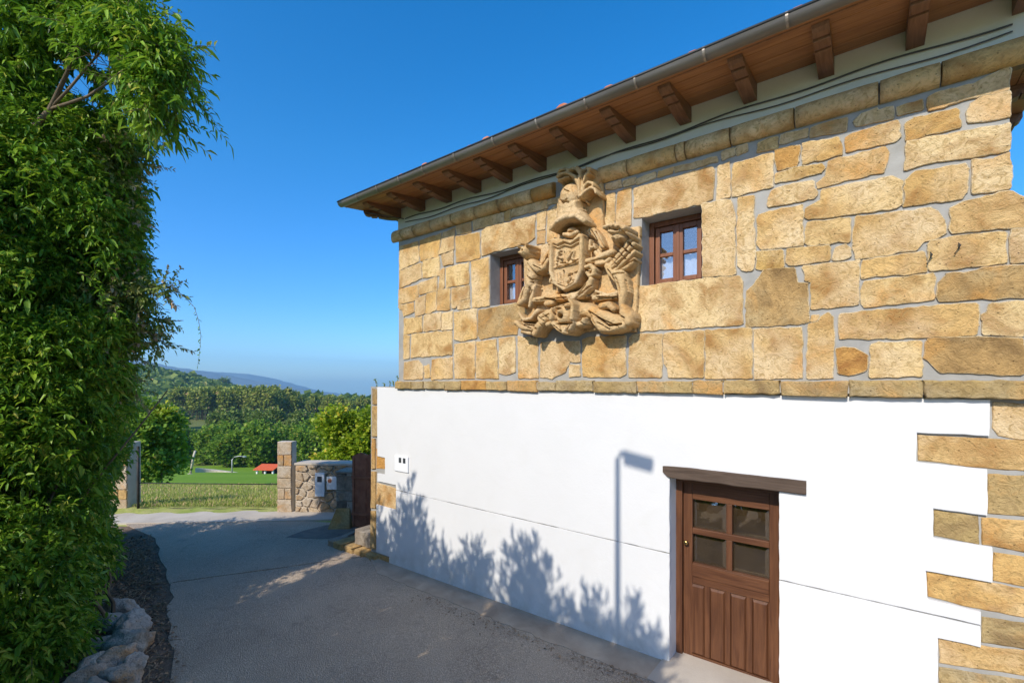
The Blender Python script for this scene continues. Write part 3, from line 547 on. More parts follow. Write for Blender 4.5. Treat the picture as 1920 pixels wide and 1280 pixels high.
# hipped tile roof: pieces of the lowest course are single, the rest one mass
ax = (E0+E1)/2; PITCH = .30
bm = bmesh.new()
e = [(E0+.02, -.69), (E1-.02, -.69), (E1-.02, 7.4), (E0+.02, 7.4)]; zt = 5.262; rid = [(E0+4.0, 3.35), (E1-3.1, 3.35)]
V = [bm.verts.new((x, y, zt)) for x, y in e] + [bm.verts.new((x, y, zt+4.0*PITCH)) for x, y in rid]; V2 = [bm.verts.new((x, y, zt-.014)) for x, y in e]
for f in ((0,1,5,4),(1,2,5),(2,3,4,5),(3,0,4)): bm.faces.new([V[i] for i in f])
for i in range(4): bm.faces.new((V[i], V2[i], V2[(i+1)%4], V[(i+1)%4]))
bmesh.ops.recalc_face_normals(bm, faces=bm.faces[:])
roof = bmobj('roof', bm, M['tile'], house)
def tile_bm(bm, x, y, z, L, r, R):
    K2 = 5; rr = []
    for j, yy in enumerate((y, y+L)): rr.append([bm.verts.new((x+(r-.012*j)*math.cos(PI*k/K2), yy, z+(yy-y)*PITCH+r*.75*math.sin(PI*k/K2))) for k in range(K2+1)])
    for k in range(K2): bm.faces.new((rr[0][k], rr[0][k+1], rr[1][k+1], rr[1][k])).smooth = True
    bm.faces.new(rr[0])
nt = int((E1-E0)/.235)
for i in range(nt):
    x = E0+.14+i*.235; R = random.Random(i); bm = bmesh.new(); tile_bm(bm, x+R.uniform(-.015, .015), -.735+R.uniform(-.012, .03), 5.212+R.uniform(-.020, .030), .42, .078, R); bmobj('roof_tile', bm, M['tile'], roof)
bm = bmesh.new()
for j in range(1, 9):
    y = -.72+j*.36
    for i in range(nt):
        x = E0+.14+i*.235
        if x-E0 > (y+.7)*.9 and E1-x > (y+.7)*.7: tile_bm(bm, x, y, 5.235+(y+.72)*PITCH, .42, .078, None)
tag(bmobj('roof_tile', bm, M['tile'], roof), kind='stuff')
# cables slung along the wall under the eaves
for z0, rr_, sd_ in ((5.062, .0065, 1), (5.028, .005, 2)):
    pts = []
    for i in range(60):
        u = -5.4+(6.15)*i/59; sag = .012*math.sin(u*5.9+sd_)+.02*math.sin(u*1.3+sd_*2); pts.append((u, -.010+.0*u, z0+sag))
    tubeo('cable', pts, rr_, M['cable'], house, 6)
tubeo('cable', [(-5.42,-.02,5.09),(-5.5,-.05,5.11),(-5.62,-.25,5.12),(-5.75,-.45,5.13)], .007, M['cable'], house, 6)
# meter box on the plaster
mb = boxo('meter_box', -5.640, -5.33, -.022, -.001, 1.365, 1.60, M['white_plastic'], house, .012)
for x in (-5.530, -5.435): boxo('meter_window', x, x+.055, -.027, -.021, 1.50, 1.575, M['dark_glass'], mb, .002)
# little iron pegs on the stones
for a, b in (((.345,3.62),(.325,3.535)), ((.49,3.66),(.47,3.585))):
    tubeo('iron_peg', [(a[0], -.015, a[1]), (a[0]+.008, -.03, a[1]-.02), (b[0], -.022, b[1])], [.004,.006,.004], M['iron'], house, 6)
# ------------------------------------------------------------------ carved coat of arms (relief built as real depth)
COAT = {'backing_slab':[('p',50,[(-3200,3271),(-3215,3658),(-3228,4279),(-3004,4265),(-2787,4267),(-2752,4358),(-2771,4738),(-2701,4785),(-2701,5004),(-2418,4966),(-2246,4911),(-2199,4700),(-2192,4295),(-2080,4260),(-1793,4240),(-1817,3668),(-1842,3184),(-2179,3243),(-2418,3229),(-2787,3301)],12)],'shield':[('p',120,[(-2764,4266),(-2717,4273),(-2587,4225),(-2487,4207),(-2407,4262),(-2358,4207),(-2362,3843),(-2407,3722),(-2587,3665),(-2726,3768),(-2774,3901)],12),('c',158,[(-2726,4193,24),(-2734,3888,24),(-2683,3761,24),(-2563,3680,25),(-2427,3736,25),(-2368,3852,27),(-2356,4204,25)]),('c',150,[(-2734,4227,18),(-2655,4177,18),(-2572,4200,18),(-2491,4159,18),(-2377,4208,18)]),('c',140,[(-2702,4168,10),(-2646,4139,10),(-2572,4156,10),(-2491,4125,10),(-2406,4152,10)]),('c',140,[(-2702,3929,8),(-2420,3940,8)]),('g',30,[(-2683,3935,8),(-2404,3947,8)]),('c',140,[(-2587,3891,8),(-2592,3734,8)]),('g',30,[(-2585,3881,7),(-2593,3729,7)]),('g',30,[(-2640,3743,8),(-2545,3696,8),(-2447,3734,8)]),('c',145,[(-2664,4006,12),(-2651,4084,13),(-2614,4102,12)]),('c',145,[(-2651,4044,10),(-2603,4013,12)]),('c',145,[(-2572,4087,10),(-2541,3987,15),(-2470,4069,12)]),('c',145,[(-2541,3987,12),(-2538,3942,8)]),('c',145,[(-2452,4066,12),(-2477,3993,13),(-2452,3973,10)]),('e',150,(-2614,4070,16,14)),('e',150,(-2505,4075,16,16)),('e',150,(-2673,3973,18,13)),('g',35,[(-2615,4087,7),(-2655,4015,7)]),('g',35,[(-2573,4080,7),(-2536,3972,7)]),('g',35,[(-2502,3990,7),(-2465,4047,7)]),('g',30,[(-2492,3950,7),(-2421,3978,7)]),('g',30,[(-2637,3977,7),(-2554,3964,7)]),('e',150,(-2509,3841,26,27)),('e',150,(-2464,3772,23,21)),('c',145,[(-2536,3758,12),(-2500,3800,12)]),('d',50,(-2488,3833,10,11)),('c',145,[(-2673,3864,10),(-2651,3781,12)]),('c',145,[(-2633,3866,10),(-2625,3762,10)]),('g',30,[(-2637,3853,7),(-2618,3772,7)]),('g',30,[(-2536,3824,7),(-2509,3773,7)]),('g',30,[(-2456,3844,7),(-2407,3852,7)])],'helmet':[('e',170,(-2527,4668,140,157)),('p',150,[(-2664,4684),(-2378,4592),(-2360,4519),(-2369,4483),(-2292,4382),(-2287,4321),(-2335,4327),(-2386,4390),(-2545,4402),(-2646,4365),(-2715,4315),(-2722,4362),(-2683,4449),(-2664,4557)],50),('c',200,[(-2695,4338,27),(-2634,4386,30),(-2534,4420,34),(-2384,4404,34),(-2298,4333,30)]),('g',20,[(-2637,4654,10),(-2573,4587,12),(-2518,4618,10)]),('g',20,[(-2563,4731,7),(-2492,4689,7)]),('g',30,[(-2600,4621,7),(-2509,4585,7)]),('d',100,(-2386,4553,49,61)),('e',130,(-2358,4574,24,29)),('g',20,[(-2412,4747,8),(-2390,4618,10)]),('g',15,[(-2474,4747,7),(-2421,4610,7)])],'face':[('e',120,(-2527,4315,70,45)),('c',120,[(-2600,4282,27),(-2527,4260,34),(-2447,4276,30)]),('g',30,[(-2545,4295,7),(-2474,4289,7)]),('g',30,[(-2474,4219,10),(-2421,4240,10)])],'plume':[('e',50,(-2403,4832,210,115)),('c',130,[(-2382,4623,27),(-2394,4737,25),(-2438,4841,24),(-2527,4904,22),(-2609,4915,22),(-2651,4898,24)]),('c',120,[(-2655,4930,17),(-2633,4959,20),(-2563,4956,17),(-2509,4931,15)]),('c',120,[(-2646,4856,15),(-2563,4866,15),(-2527,4865,13)]),('c',120,[(-2536,4930,17),(-2464,4936,20),(-2403,4900,20),(-2399,4865,13)]),('c',130,[(-2371,4623,24),(-2377,4763,24),(-2385,4874,37),(-2420,4923,30)]),('c',130,[(-2365,4625,20),(-2342,4754,18),(-2308,4822,17),(-2274,4841,30),(-2269,4870,30),(-2299,4893,17)]),('g',50,[(-2260,4844,12),(-2257,4837,12)]),('c',130,[(-2359,4620,20),(-2325,4712,20),(-2282,4739,22),(-2235,4719,20),(-2222,4686,15)]),('c',140,[(-2354,4616,20),(-2299,4659,20),(-2240,4671,20),(-2195,4641,18),(-2185,4601,15)]),('c',100,[(-2420,4681,13),(-2438,4779,13),(-2491,4855,10)]),('g',30,[(-2369,4644,7),(-2369,4797,7)]),('g',30,[(-2421,4873,8),(-2395,4843,8)]),('e',100,(-2351,4903,35,22))],'supporter_figure':[('e',200,(-3064,4161,91,90)),('e',210,(-3105,4143,28,32)),('e',200,(-3013,4203,32,19)),('d',40,(-3067,4163,16,16)),('d',40,(-2992,4134,14,13)),('c',150,[(-3023,4029,71),(-3013,3911,92),(-3044,3799,87)]),('c',150,[(-3084,3737,84),(-3136,3641,76),(-3172,3594,42)]),('c',130,[(-2983,3758,50),(-3023,3629,37),(-3044,3548,20)]),('c',160,[(-3003,4026,57),(-2913,3938,50),(-2821,3950,40),(-2764,4022,27)]),('c',100,[(-2913,4012,24),(-2845,4100,22),(-2768,4184,17)]),('c',100,[(-2806,4224,27),(-2772,4234,24)]),('c',100,[(-2777,4170,18),(-2810,4078,17),(-2758,4037,15)]),('c',100,[(-2787,3928,24),(-2777,3862,20),(-2796,3800,20)]),('c',100,[(-2821,3897,13),(-2753,3894,13)]),('c',90,[(-2806,3834,13),(-2768,3780,13)]),('c',100,[(-2777,4121,24),(-2756,3956,24)]),('g',50,[(-2943,3797,12),(-2966,3669,13)]),('g',40,[(-3063,3896,8),(-2992,3837,10)]),('g',40,[(-3002,3838,8),(-2933,3854,10)]),('g',50,[(-3002,3722,10),(-3067,3605,10)]),('d',50,(-2933,3870,16,14)),('d',50,(-2992,3812,14,14)),('g',30,[(-3084,3999,7),(-3023,3940,8)]),('e',100,(-3172,3581,21,22)),('g',30,[(-3043,4026,7),(-2943,3896,7)]),('g',30,[(-3084,3765,7),(-3135,3637,7)]),('g',30,[(-3023,3758,7),(-3073,3622,7)]),('g',30,[(-2952,3766,7),(-2992,3622,7)]),('g',25,[(-2952,3988,7),(-2854,3932,7)]),('e',220,(-3126,4214,21,19)),('e',220,(-3074,4238,24,16)),('e',220,(-2993,4207,21,19)),('g',30,[(-2787,4036,7),(-2739,4172,7)])],'winged_figure':[('e',180,(-1942,4119,102,83)),('c',220,[(-2052,4206,24),(-1989,4212,27),(-1911,4190,27),(-1842,4165,30)]),('c',200,[(-2020,4171,20),(-1957,4151,20),(-1880,4151,24)]),('e',200,(-1842,4158,35,32)),('e',200,(-1981,4104,32,22)),('e',200,(-1896,4089,28,22)),('d',60,(-1998,4188,16,13)),('d',60,(-1928,4160,21,10)),('d',60,(-1860,4118,14,13)),('d',80,(-1936,4060,32,26)),('c',130,[(-2068,3846,40),(-1957,3954,37),(-1820,4096,24)]),('c',140,[(-2052,3822,37),(-1926,3905,37),(-1805,4029,24)]),('c',130,[(-2020,3817,37),(-1896,3886,37),(-1802,3957,24)]),('c',120,[(-1989,3798,34),(-1896,3842,37),(-1820,3888,30)]),('c',120,[(-1957,3808,34),(-1873,3832,37),(-1835,3855,27)]),('g',30,[(-2006,3868,8),(-1815,4053,8)]),('g',30,[(-1983,3835,8),(-1800,3993,8)]),('g',30,[(-1952,3816,8),(-1795,3921,8)]),('g',40,[(-2038,3917,8),(-1975,3848,8)]),('g',30,[(-1944,3960,7),(-1882,3892,7)]),('g',30,[(-1898,3995,7),(-1837,3942,7)]),('c',120,[(-2325,3953,34),(-2215,3951,44),(-2133,3983,50),(-2052,3999,44)]),('c',120,[(-2215,3906,30),(-2116,3906,30),(-2068,3928,27)]),('c',120,[(-2257,4254,40),(-2199,4175,40),(-2149,4075,30)]),('c',140,[(-2084,3856,44),(-2036,3775,64),(-1957,3749,74)]),('c',160,[(-1989,3754,77),(-1929,3673,77),(-1911,3583,64),(-1914,3496,44),(-1919,3438,34)]),('g',40,[(-2070,3818,8),(-1991,3705,10)]),('g',30,[(-2006,3751,7),(-1913,3767,7)]),('g',40,[(-1952,3670,8),(-1928,3552,8)]),('c',100,[(-2240,4031,27),(-2215,3989,24),(-2182,4006,22),(-2207,4048,20)]),('c',100,[(-2308,4103,17),(-2249,4078,20),(-2257,4117,17)]),('c',100,[(-2215,4170,20),(-2169,4139,20),(-2185,4112,17)]),('c',100,[(-2308,4272,44),(-2282,4221,40)]),('c',100,[(-2299,4163,20),(-2308,4073,20)]),('g',40,[(-2267,4256,8),(-2200,4138,10)]),('d',60,(-2292,4200,18,19)),('d',60,(-2258,4073,14,11)),('g',30,[(-2030,3849,7),(-1807,4065,7)]),('g',30,[(-2019,3818,7),(-1789,4005,7)]),('g',30,[(-1983,3799,7),(-1807,3880,7)]),('g',35,[(-2038,3961,7),(-1991,3909,7)]),('g',35,[(-1983,4003,7),(-1932,3951,7)]),('g',35,[(-1928,4030,7),(-1875,3963,7)]),('g',35,[(-1860,4054,7),(-1807,3994,7)]),('g',30,[(-1967,3716,7),(-1921,3594,7)]),('g',30,[(-1882,3690,7),(-1864,3587,7)]),('e',240,(-1997,4188,28,22)),('e',240,(-1950,4201,24,22)),('e',240,(-1896,4183,28,22)),('e',240,(-1853,4146,24,26)),('e',230,(-1820,4104,21,26)),('g',30,[(-2267,3938,7),(-2070,3959,7)]),('g',40,[(-2217,4231,7),(-2134,4066,7)]),('g',40,[(-2258,4239,7),(-2183,4075,7)])],'scrollwork':[('g',30,[(-2962,3610,7),(-2563,3600,7)]),('g',30,[(-2439,3570,7),(-2267,3681,7)]),('g',30,[(-2421,3538,7),(-2233,3661,7)]),('g',30,[(-2200,3545,7),(-2006,3546,7)]),('c',140,[(-2325,3884,24),(-2274,3892,30),(-2229,3847,30),(-2232,3795,27),(-2282,3786,24),(-2308,3820,20)]),('e',150,(-2274,3839,21,22)),('c',120,[(-3003,3619,40),(-2864,3620,44),(-2711,3612,44),(-2563,3612,50),(-2438,3613,54)]),('c',140,[(-2473,3586,57),(-2368,3621,67),(-2299,3689,60),(-2265,3746,37)]),('c',110,[(-2249,3562,40),(-2133,3564,37),(-2020,3566,44),(-1997,3586,37)]),('c',100,[(-2282,3596,24),(-2265,3640,20),(-2116,3585,17)]),('c',100,[(-2692,3682,27),(-2730,3646,27),(-2806,3639,27)]),('g',50,[(-2474,3551,10),(-2335,3567,10),(-2250,3633,10)]),('g',40,[(-2404,3605,8),(-2317,3702,8)]),('g',40,[(-2637,3623,8),(-2582,3562,8)]),('g',40,[(-2845,3622,8),(-2711,3584,8)]),('g',30,[(-2217,3569,8),(-2038,3542,8)]),('g',30,[(-2360,3616,7),(-2292,3668,7)]),('c',120,[(-2835,3560,37),(-2768,3562,34)])],'grotesque_mask':[('c',150,[(-2874,3400,77),(-2711,3443,94),(-2527,3466,111),(-2316,3439,97),(-2149,3356,97),(-1957,3281,94),(-1873,3326,87)]),('c',140,[(-3231,3378,40),(-3126,3320,57),(-3003,3303,50)]),('c',130,[(-3188,3477,24),(-3126,3404,24),(-3023,3413,27),(-2943,3489,34)]),('c',160,[(-2953,3233,44),(-2913,3305,57),(-2825,3380,57)]),('c',120,[(-3157,3271,27),(-3044,3247,24)]),('e',220,(-2536,3396,136,152)),('e',240,(-2585,3475,42,29)),('e',240,(-2482,3478,42,29)),('e',260,(-2541,3420,46,54)),('c',230,[(-2664,3367,34),(-2655,3462,27)]),('c',230,[(-2411,3347,30),(-2399,3485,24),(-2438,3536,20)]),('d',100,(-2560,3384,46,32)),('d',70,(-2567,3457,23,13)),('e',200,(-2545,3345,46,16)),('c',210,[(-2655,3319,37),(-2581,3258,47),(-2509,3229,44)]),('c',210,[(-2420,3309,34),(-2455,3257,44),(-2527,3223,37)]),('g',60,[(-2600,3308,12),(-2421,3301,12)]),('g',50,[(-2573,3294,7),(-2545,3221,8)]),('g',50,[(-2474,3287,7),(-2492,3218,8)]),('c',180,[(-2377,3290,37),(-2325,3302,37),(-2316,3339,24)]),('g',40,[(-2343,3308,7),(-2292,3274,7)]),('c',170,[(-2768,3319,37),(-2692,3337,37)]),('c',160,[(-2215,3331,50),(-2133,3235,60),(-2020,3227,54),(-1911,3249,57)]),('c',150,[(-2149,3461,44),(-2068,3468,44),(-2012,3418,37)]),('c',160,[(-1911,3438,37),(-1896,3364,71),(-1850,3273,50)]),('g',60,[(-2183,3356,10),(-2054,3256,13),(-1913,3261,12)]),('g',50,[(-2267,3408,8),(-2200,3282,10)]),('g',40,[(-1991,3383,8),(-1882,3316,8)]),('g',40,[(-2845,3444,7),(-2768,3389,8)]),('g',40,[(-2893,3415,7),(-2816,3360,8)]),('g',40,[(-2903,3367,7),(-2854,3314,8)]),('g',50,[(-3104,3349,8),(-2962,3322,10)]),('g',40,[(-3187,3389,7),(-3104,3332,8)]),('d',60,(-2923,3286,16,11)),('g',50,[(-2692,3526,8),(-2637,3409,10)]),('g',30,[(-2845,3403,7),(-2674,3460,7)]),('g',30,[(-2267,3416,7),(-2134,3329,7)]),('g',30,[(-2167,3294,7),(-2038,3218,7)]),('g',30,[(-2134,3329,7),(-1944,3234,7)]),('g',30,[(-3166,3362,7),(-3002,3292,7)]),('g',30,[(-2637,3291,7),(-2545,3214,7)]),('g',30,[(-2439,3284,7),(-2492,3210,7)]),('g',40,[(-2609,3502,7),(-2536,3503,7)]),('g',40,[(-2501,3499,7),(-2430,3500,7)])]}
coat = empty('coat_of_arms', (-2.55, 0, 3.2))
tag(coat, 'large carved sandstone coat of arms with plumed helmet and shield between the upper windows', 'coat of arms')
def relief(name, ops, m, res=.0052, base=.0):
    us = []; zs = []
    for o in ops:
        if o[0] in 'cg': P = o[2]
        elif o[0] in 'ed': P = [(o[2][0]-o[2][2], o[2][1]-o[2][3], 0), (o[2][0]+o[2][2], o[2][1]+o[2][3], 0)]
        else: P = [(a, b, 0) for a, b in o[2]]
        for p in P: us += [p[0]-p[2], p[0]+p[2]]; zs += [p[1]-p[2], p[1]+p[2]]
    u0, u1, z0, z1 = min(us)/1000-.02, max(us)/1000+.02, min(zs)/1000-.02, max(zs)/1000+.02
    nu = int((u1-u0)/res)+1; nz = int((z1-z0)/res)+1
    X, Zz = np.meshgrid(u0+np.arange(nu)*res, z0+np.arange(nz)*res); H = np.full(X.shape, -1.0); G = np.zeros(X.shape)
    for o in ops:
        hh = o[1]/1000
        if o[0] in 'cg':
            P = [(a/1000, b/1000, r/1000) for a, b, r in o[2]]; best = np.full(X.shape, -1.0); gb = np.zeros(X.shape)
            segs = list(zip(P, P[1:])) or [(P[0], P[0])]
            for (a, b, r), (c, d, s) in segs:
                dx, dz = c-a, d-b; L2 = dx*dx+dz*dz+1e-9; t = np.clip(((X-a)*dx+(Zz-b)*dz)/L2, 0, 1); rr = (r+(s-r)*t)*(.88 if o[0] == 'c' and name not in ('shield', 'helmet') else 1.0)
                q = np.hypot(X-a-t*dx, Zz-b-t*dz)/rr; ins = q < 1
                if o[0] == 'c': best = np.maximum(best, np.where(ins, (hh-np.minimum(rr*1.3, hh*.85)) + np.minimum(rr*1.3, hh*.85)*np.sqrt(np.maximum(0, 1-q**2.8)), -1))
                else: gb = np.maximum(gb, np.where(ins, hh*1.25*(1-q**1.5), 0))
            if o[0] == 'c': H = np.maximum(H, best)
            else: G += gb
        elif o[0] in 'ed':
            a, b, r, s = [v/1000 for v in o[2]]; q = np.hypot((X-a)/r, (Zz-b)/s); ins = q < 1
            if o[0] == 'e': H = np.maximum(H, np.where(ins, hh*.3+hh*.7*np.sqrt(np.maximum(0, 1-q*q)), -1))
            else: G += np.where(ins, hh*(1-q*q), 0)
        else:
            P = [(a/1000, b/1000) for a, b in o[2]]; bev = o[3]/1000; inside = np.zeros(X.shape, bool); dist = np.full(X.shape, 9.0)
            for (a, b), (c, d) in zip(P, P[1:]+P[:1]):
                cond = ((b > Zz) != (d > Zz)); inside ^= cond & (X < (c-a)*(Zz-b)/((d-b) if abs(d-b) > 1e-9 else 1e-9)+a)
                dx, dz = c-a, d-b; t = np.clip(((X-a)*dx+(Zz-b)*dz)/(dx*dx+dz*dz+1e-9), 0, 1); dist = np.minimum(dist, np.hypot(X-a-t*dx, Zz-b-t*dz))
            k = np.clip(dist/bev, 0, 1); H = np.maximum(H, np.where(inside, hh*(.55+.45*np.sqrt(1-(1-k)**2)), -1))
    Hs = H.copy()
    for _ in range(1):                                   # soften weathered edges inside the mass
        pad = np.pad(Hs, 1, mode='edge'); av = (pad[:-2,1:-1]+pad[2:,1:-1]+pad[1:-1,:-2]+pad[1:-1,2:]+pad[1:-1,1:-1]*2)/6
        Hs = np.where((H > 0) & (pad[:-2,1:-1] > 0) & (pad[2:,1:-1] > 0) & (pad[1:-1,:-2] > 0) & (pad[1:-1,2:] > 0), av, Hs)
    mask = H > 0; Hs = np.maximum(Hs-G*1.15, .012)*(1.0 if name == 'backing_slab' else 1.5)
    rn = np.random.default_rng(len(ops)); Hs += rn.normal(0, .0010, Hs.shape)
    for cell, amp in ((.050, .004), (.022, .0035), (.011, .002)) if name not in ('shield', 'backing_slab') else ((.02, .002),):          # chisel work and weathering
        gx = (X-u0)/cell; gy = (Zz-z0)/cell; g = rn.normal(0, .5, (int(gy.max())+3, int(gx.max())+3)); i0 = gx.astype(int); j0 = gy.astype(int); fx = gx-i0; fy = gy-j0; fx = fx*fx*(3-2*fx); fy = fy*fy*(3-2*fy)
        Hs += amp*(np.abs((g[j0, i0]*(1-fx)+g[j0, i0+1]*fx)*(1-fy)+(g[j0+1, i0]*(1-fx)+g[j0+1, i0+1]*fx)*fy)*-1.6+.3)
    Hs = np.maximum(Hs, .012)
    idx = -np.ones(X.shape, int); bdx = -np.ones(X.shape, int)
    # cells whose four corners are inside; skirt to the wall along the border
    cm = mask[:-1,:-1] & mask[1:,:-1] & mask[:-1,1:] & mask[1:,1:]
    used = np.zeros(mask.shape, bool); used[:-1,:-1] |= cm; used[1:,:-1] |= cm; used[:-1,1:] |= cm; used[1:,1:] |= cm
    jj, ii = np.nonzero(used); idx[jj, ii] = np.arange(len(jj)); verts = [(X[j, i], -(base+Hs[j, i]), Zz[j, i]) for j, i in zip(jj, ii)]; faces = []
    cj, ci = np.nonzero(cm)
    for j, i in zip(cj, ci): faces.append((idx[j, i], idx[j, i+1], idx[j+1, i+1], idx[j+1, i]))
    def bv(j, i):
        if bdx[j, i] < 0: bdx[j, i] = len(verts); verts.append((X[j, i], .01, Zz[j, i]))
        return int(bdx[j, i])
    C = np.pad(cm, 1)
    for j, i in zip(cj, ci):
        for (dj, di, a, b) in ((-1, 0, (j, i), (j, i+1)), (1, 0, (j+1, i+1), (j+1, i)), (0, -1, (j+1, i), (j, i)), (0, 1, (j, i+1), (j+1, i+1))):
            if not C[j+1+dj, i+1+di]: faces.append((bv(*a), bv(*b), int(idx[b]), int(idx[a])))
    o = meshobj(name, verts, [tuple(int(q) for q in f) for f in faces], m, coat, True); o.matrix_parent_inverse = Matrix.Translation(-coat.location)
    return o
for nm, ops in COAT.items(): relief(nm, ops, M['stone_carved'], base=.035 if nm == 'plume' else 0.0)

# ------------------------------------------------------------------ foliage
def leaf_mesh(name, pos, dirs, size, tint, width=.32, fold=.25, droop=.25, m=None, seed=0, quad=False, parent=None, kind='stuff'):
    rn = np.random.default_rng(seed); n = len(pos)
    d = dirs/np.maximum(1e-6, np.linalg.norm(dirs, axis=1, keepdims=True)); up = np.tile([0,0,1.0], (n,1)) + rn.normal(0, .45, (n,3))
    s = np.cross(d, up); s /= np.maximum(1e-6, np.linalg.norm(s, axis=1, keepdims=True)); nn = np.cross(s, d)
    L = size[:,None]; W = L*width
    if quad:
        v = np.stack([pos-s*W*.5, pos+d*L*.5-s*W*.9+nn*L*.08, pos+d*L+s*W*.1, pos+d*L*.45+s*W+nn*L*.05], 1); k = 4
        f = np.array([[0,3,2,1]])
    else:
        dr = np.array([0,0,-1.0])*L*droop
        v = np.stack([pos, pos+d*L*.35-s*W*.5+nn*W*fold, pos+d*L*.4+dr*.15, pos+d*L*.35+s*W*.5+nn*W*fold, pos+d*L*.72-s*W*.36+nn*W*fold*.6+dr*.5, pos+d*L*.72+s*W*.36+nn*W*fold*.6+dr*.5, pos+d*L+dr], 1); k = 7
        f = np.array([[0,2,1,1],[0,3,2,2],[1,2,6,4],[2,3,5,6]])
    verts = v.reshape(-1,3); me = bpy.data.meshes.new(name)
    if quad:
        F = (np.arange(n)[:,None,None]*k+f[None]).reshape(-1,4); nl = len(F)*4; starts = np.arange(len(F))*4; loops = F.reshape(-1)
    else:
        base = np.arange(n)*k; T = [[0,2,1],[0,3,2]]; Q = [[1,2,6,4],[2,3,5,6]]
        tri = (base[:,None,None]+np.array(T)[None]).reshape(n,-1); qu = (base[:,None,None]+np.array(Q)[None]).reshape(n,-1)
        loops = np.concatenate([tri, qu], 1).reshape(-1); starts = (np.arange(n)[:,None]*14+np.array([0,3,6,10])[None]).reshape(-1); nl = len(loops)
    me.vertices.add(len(verts)); me.vertices.foreach_set('co', verts.reshape(-1).astype(np.float32)); me.loops.add(nl); me.loops.foreach_set('vertex_index', loops.astype(np.int32))
    me.polygons.add(len(starts)); me.polygons.foreach_set('loop_start', starts.astype(np.int32))
    at = me.attributes.new('tint', 'FLOAT', 'POINT'); at.data.foreach_set('value', np.repeat(np.clip(tint, 0, 1), k).astype(np.float32))
    me.update(calc_edges=True); me.validate()
    if m: me.materials.append(m)
    o = link(bpy.data.objects.new(name, me), parent)
    if kind: o['kind'] = kind
    return o
def blob_points(blobs, dens, rn, inner=.3, shell=.8, twig=9, leaf=.1, noisef=2.2, gap=.0):
    """twigs of leaves spread through a union of ellipsoids, denser towards the outside"""
    P = []; D = []; Tn = []
    for bx, by, bz, r, rz in blobs:
        nt = int(dens*r*r*4*PI/twig)+2
        q = rn.normal(0, 1, (nt,3)); q /= np.linalg.norm(q, axis=1, keepdims=True)
        rad = np.where(rn.random(nt) < inner, rn.uniform(.25, shell, nt), rn.uniform(shell, 1.05, nt))
        c = np.array([bx, by, bz]) + q*rad[:,None]*np.array([r, r, rz])
        nz = np.array([mnoise.noise(Vector((p[0]*noisef, p[1]*noisef, p[2]*noisef))) for p in c]); keep = nz > -.42+gap; c = c[keep]; q = q[keep]; nz = nz[keep]; rad = rad[keep]
        td = q*.9 + rn.normal(0, .55, q.shape) + np.array([0,0,.15]); td /= np.linalg.norm(td, axis=1, keepdims=True)
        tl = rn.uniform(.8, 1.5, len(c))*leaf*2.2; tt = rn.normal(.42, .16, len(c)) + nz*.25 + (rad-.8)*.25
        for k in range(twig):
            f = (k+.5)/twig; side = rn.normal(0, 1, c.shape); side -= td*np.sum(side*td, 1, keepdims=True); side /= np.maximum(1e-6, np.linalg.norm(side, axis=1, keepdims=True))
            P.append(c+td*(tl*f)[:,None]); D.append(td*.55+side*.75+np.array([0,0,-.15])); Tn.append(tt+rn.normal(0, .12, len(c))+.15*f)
    return np.concatenate(P), np.concatenate(D), np.concatenate(Tn)
def sprays(blobs, n, rn, leaf, out=(.18,.42), gate=None):
    """single leafy shoots standing out of the mass, with their stems"""
    P = []; D = []; T = []; stems = []
    for _ in range(n):
        b = blobs[rn.integers(len(blobs))]; q = rn.normal(0, 1, 3); q /= np.linalg.norm(q)
        c = np.array(b[:3])+q*b[3]*.85; d = q*.8+rn.normal(0, .35, 3)+np.array([.15, .05, .1]); d /= np.linalg.norm(d); L = rn.uniform(*out); e = c+d*L+np.array([0,0,-.12*L]); m_ = c+d*L*.5+np.array([0,0,.05*L])
        if gate and not gate(e): continue
        stems.append((c, m_, e)); k = int(L/leaf*2.6)+4; tt = rn.normal(.55, .15)
        for i in range(k):
            f = (i+.6)/k; s = rn.normal(0, 1, 3); s -= d*np.dot(s, d); s /= np.linalg.norm(s); p = c*(1-f)**2+2*m_*f*(1-f)+e*f*f; P.append(p); D.append(d*.7+s*.75+np.array([0,0,-.1])); T.append(tt+.2*f+rn.normal(0,.08))
    return np.array(P), np.array(D), np.array(T), stems
def stems_obj(stems, r, parent):
    bm = bmesh.new()
    for s in stems: tube_bm(bm, s, [r, r*.75, r*.4], 4, False)
    o = par(bmobj('twig', bm, M['bark']), parent); o['kind'] = 'stuff'; return o
rn = np.random.default_rng(11)
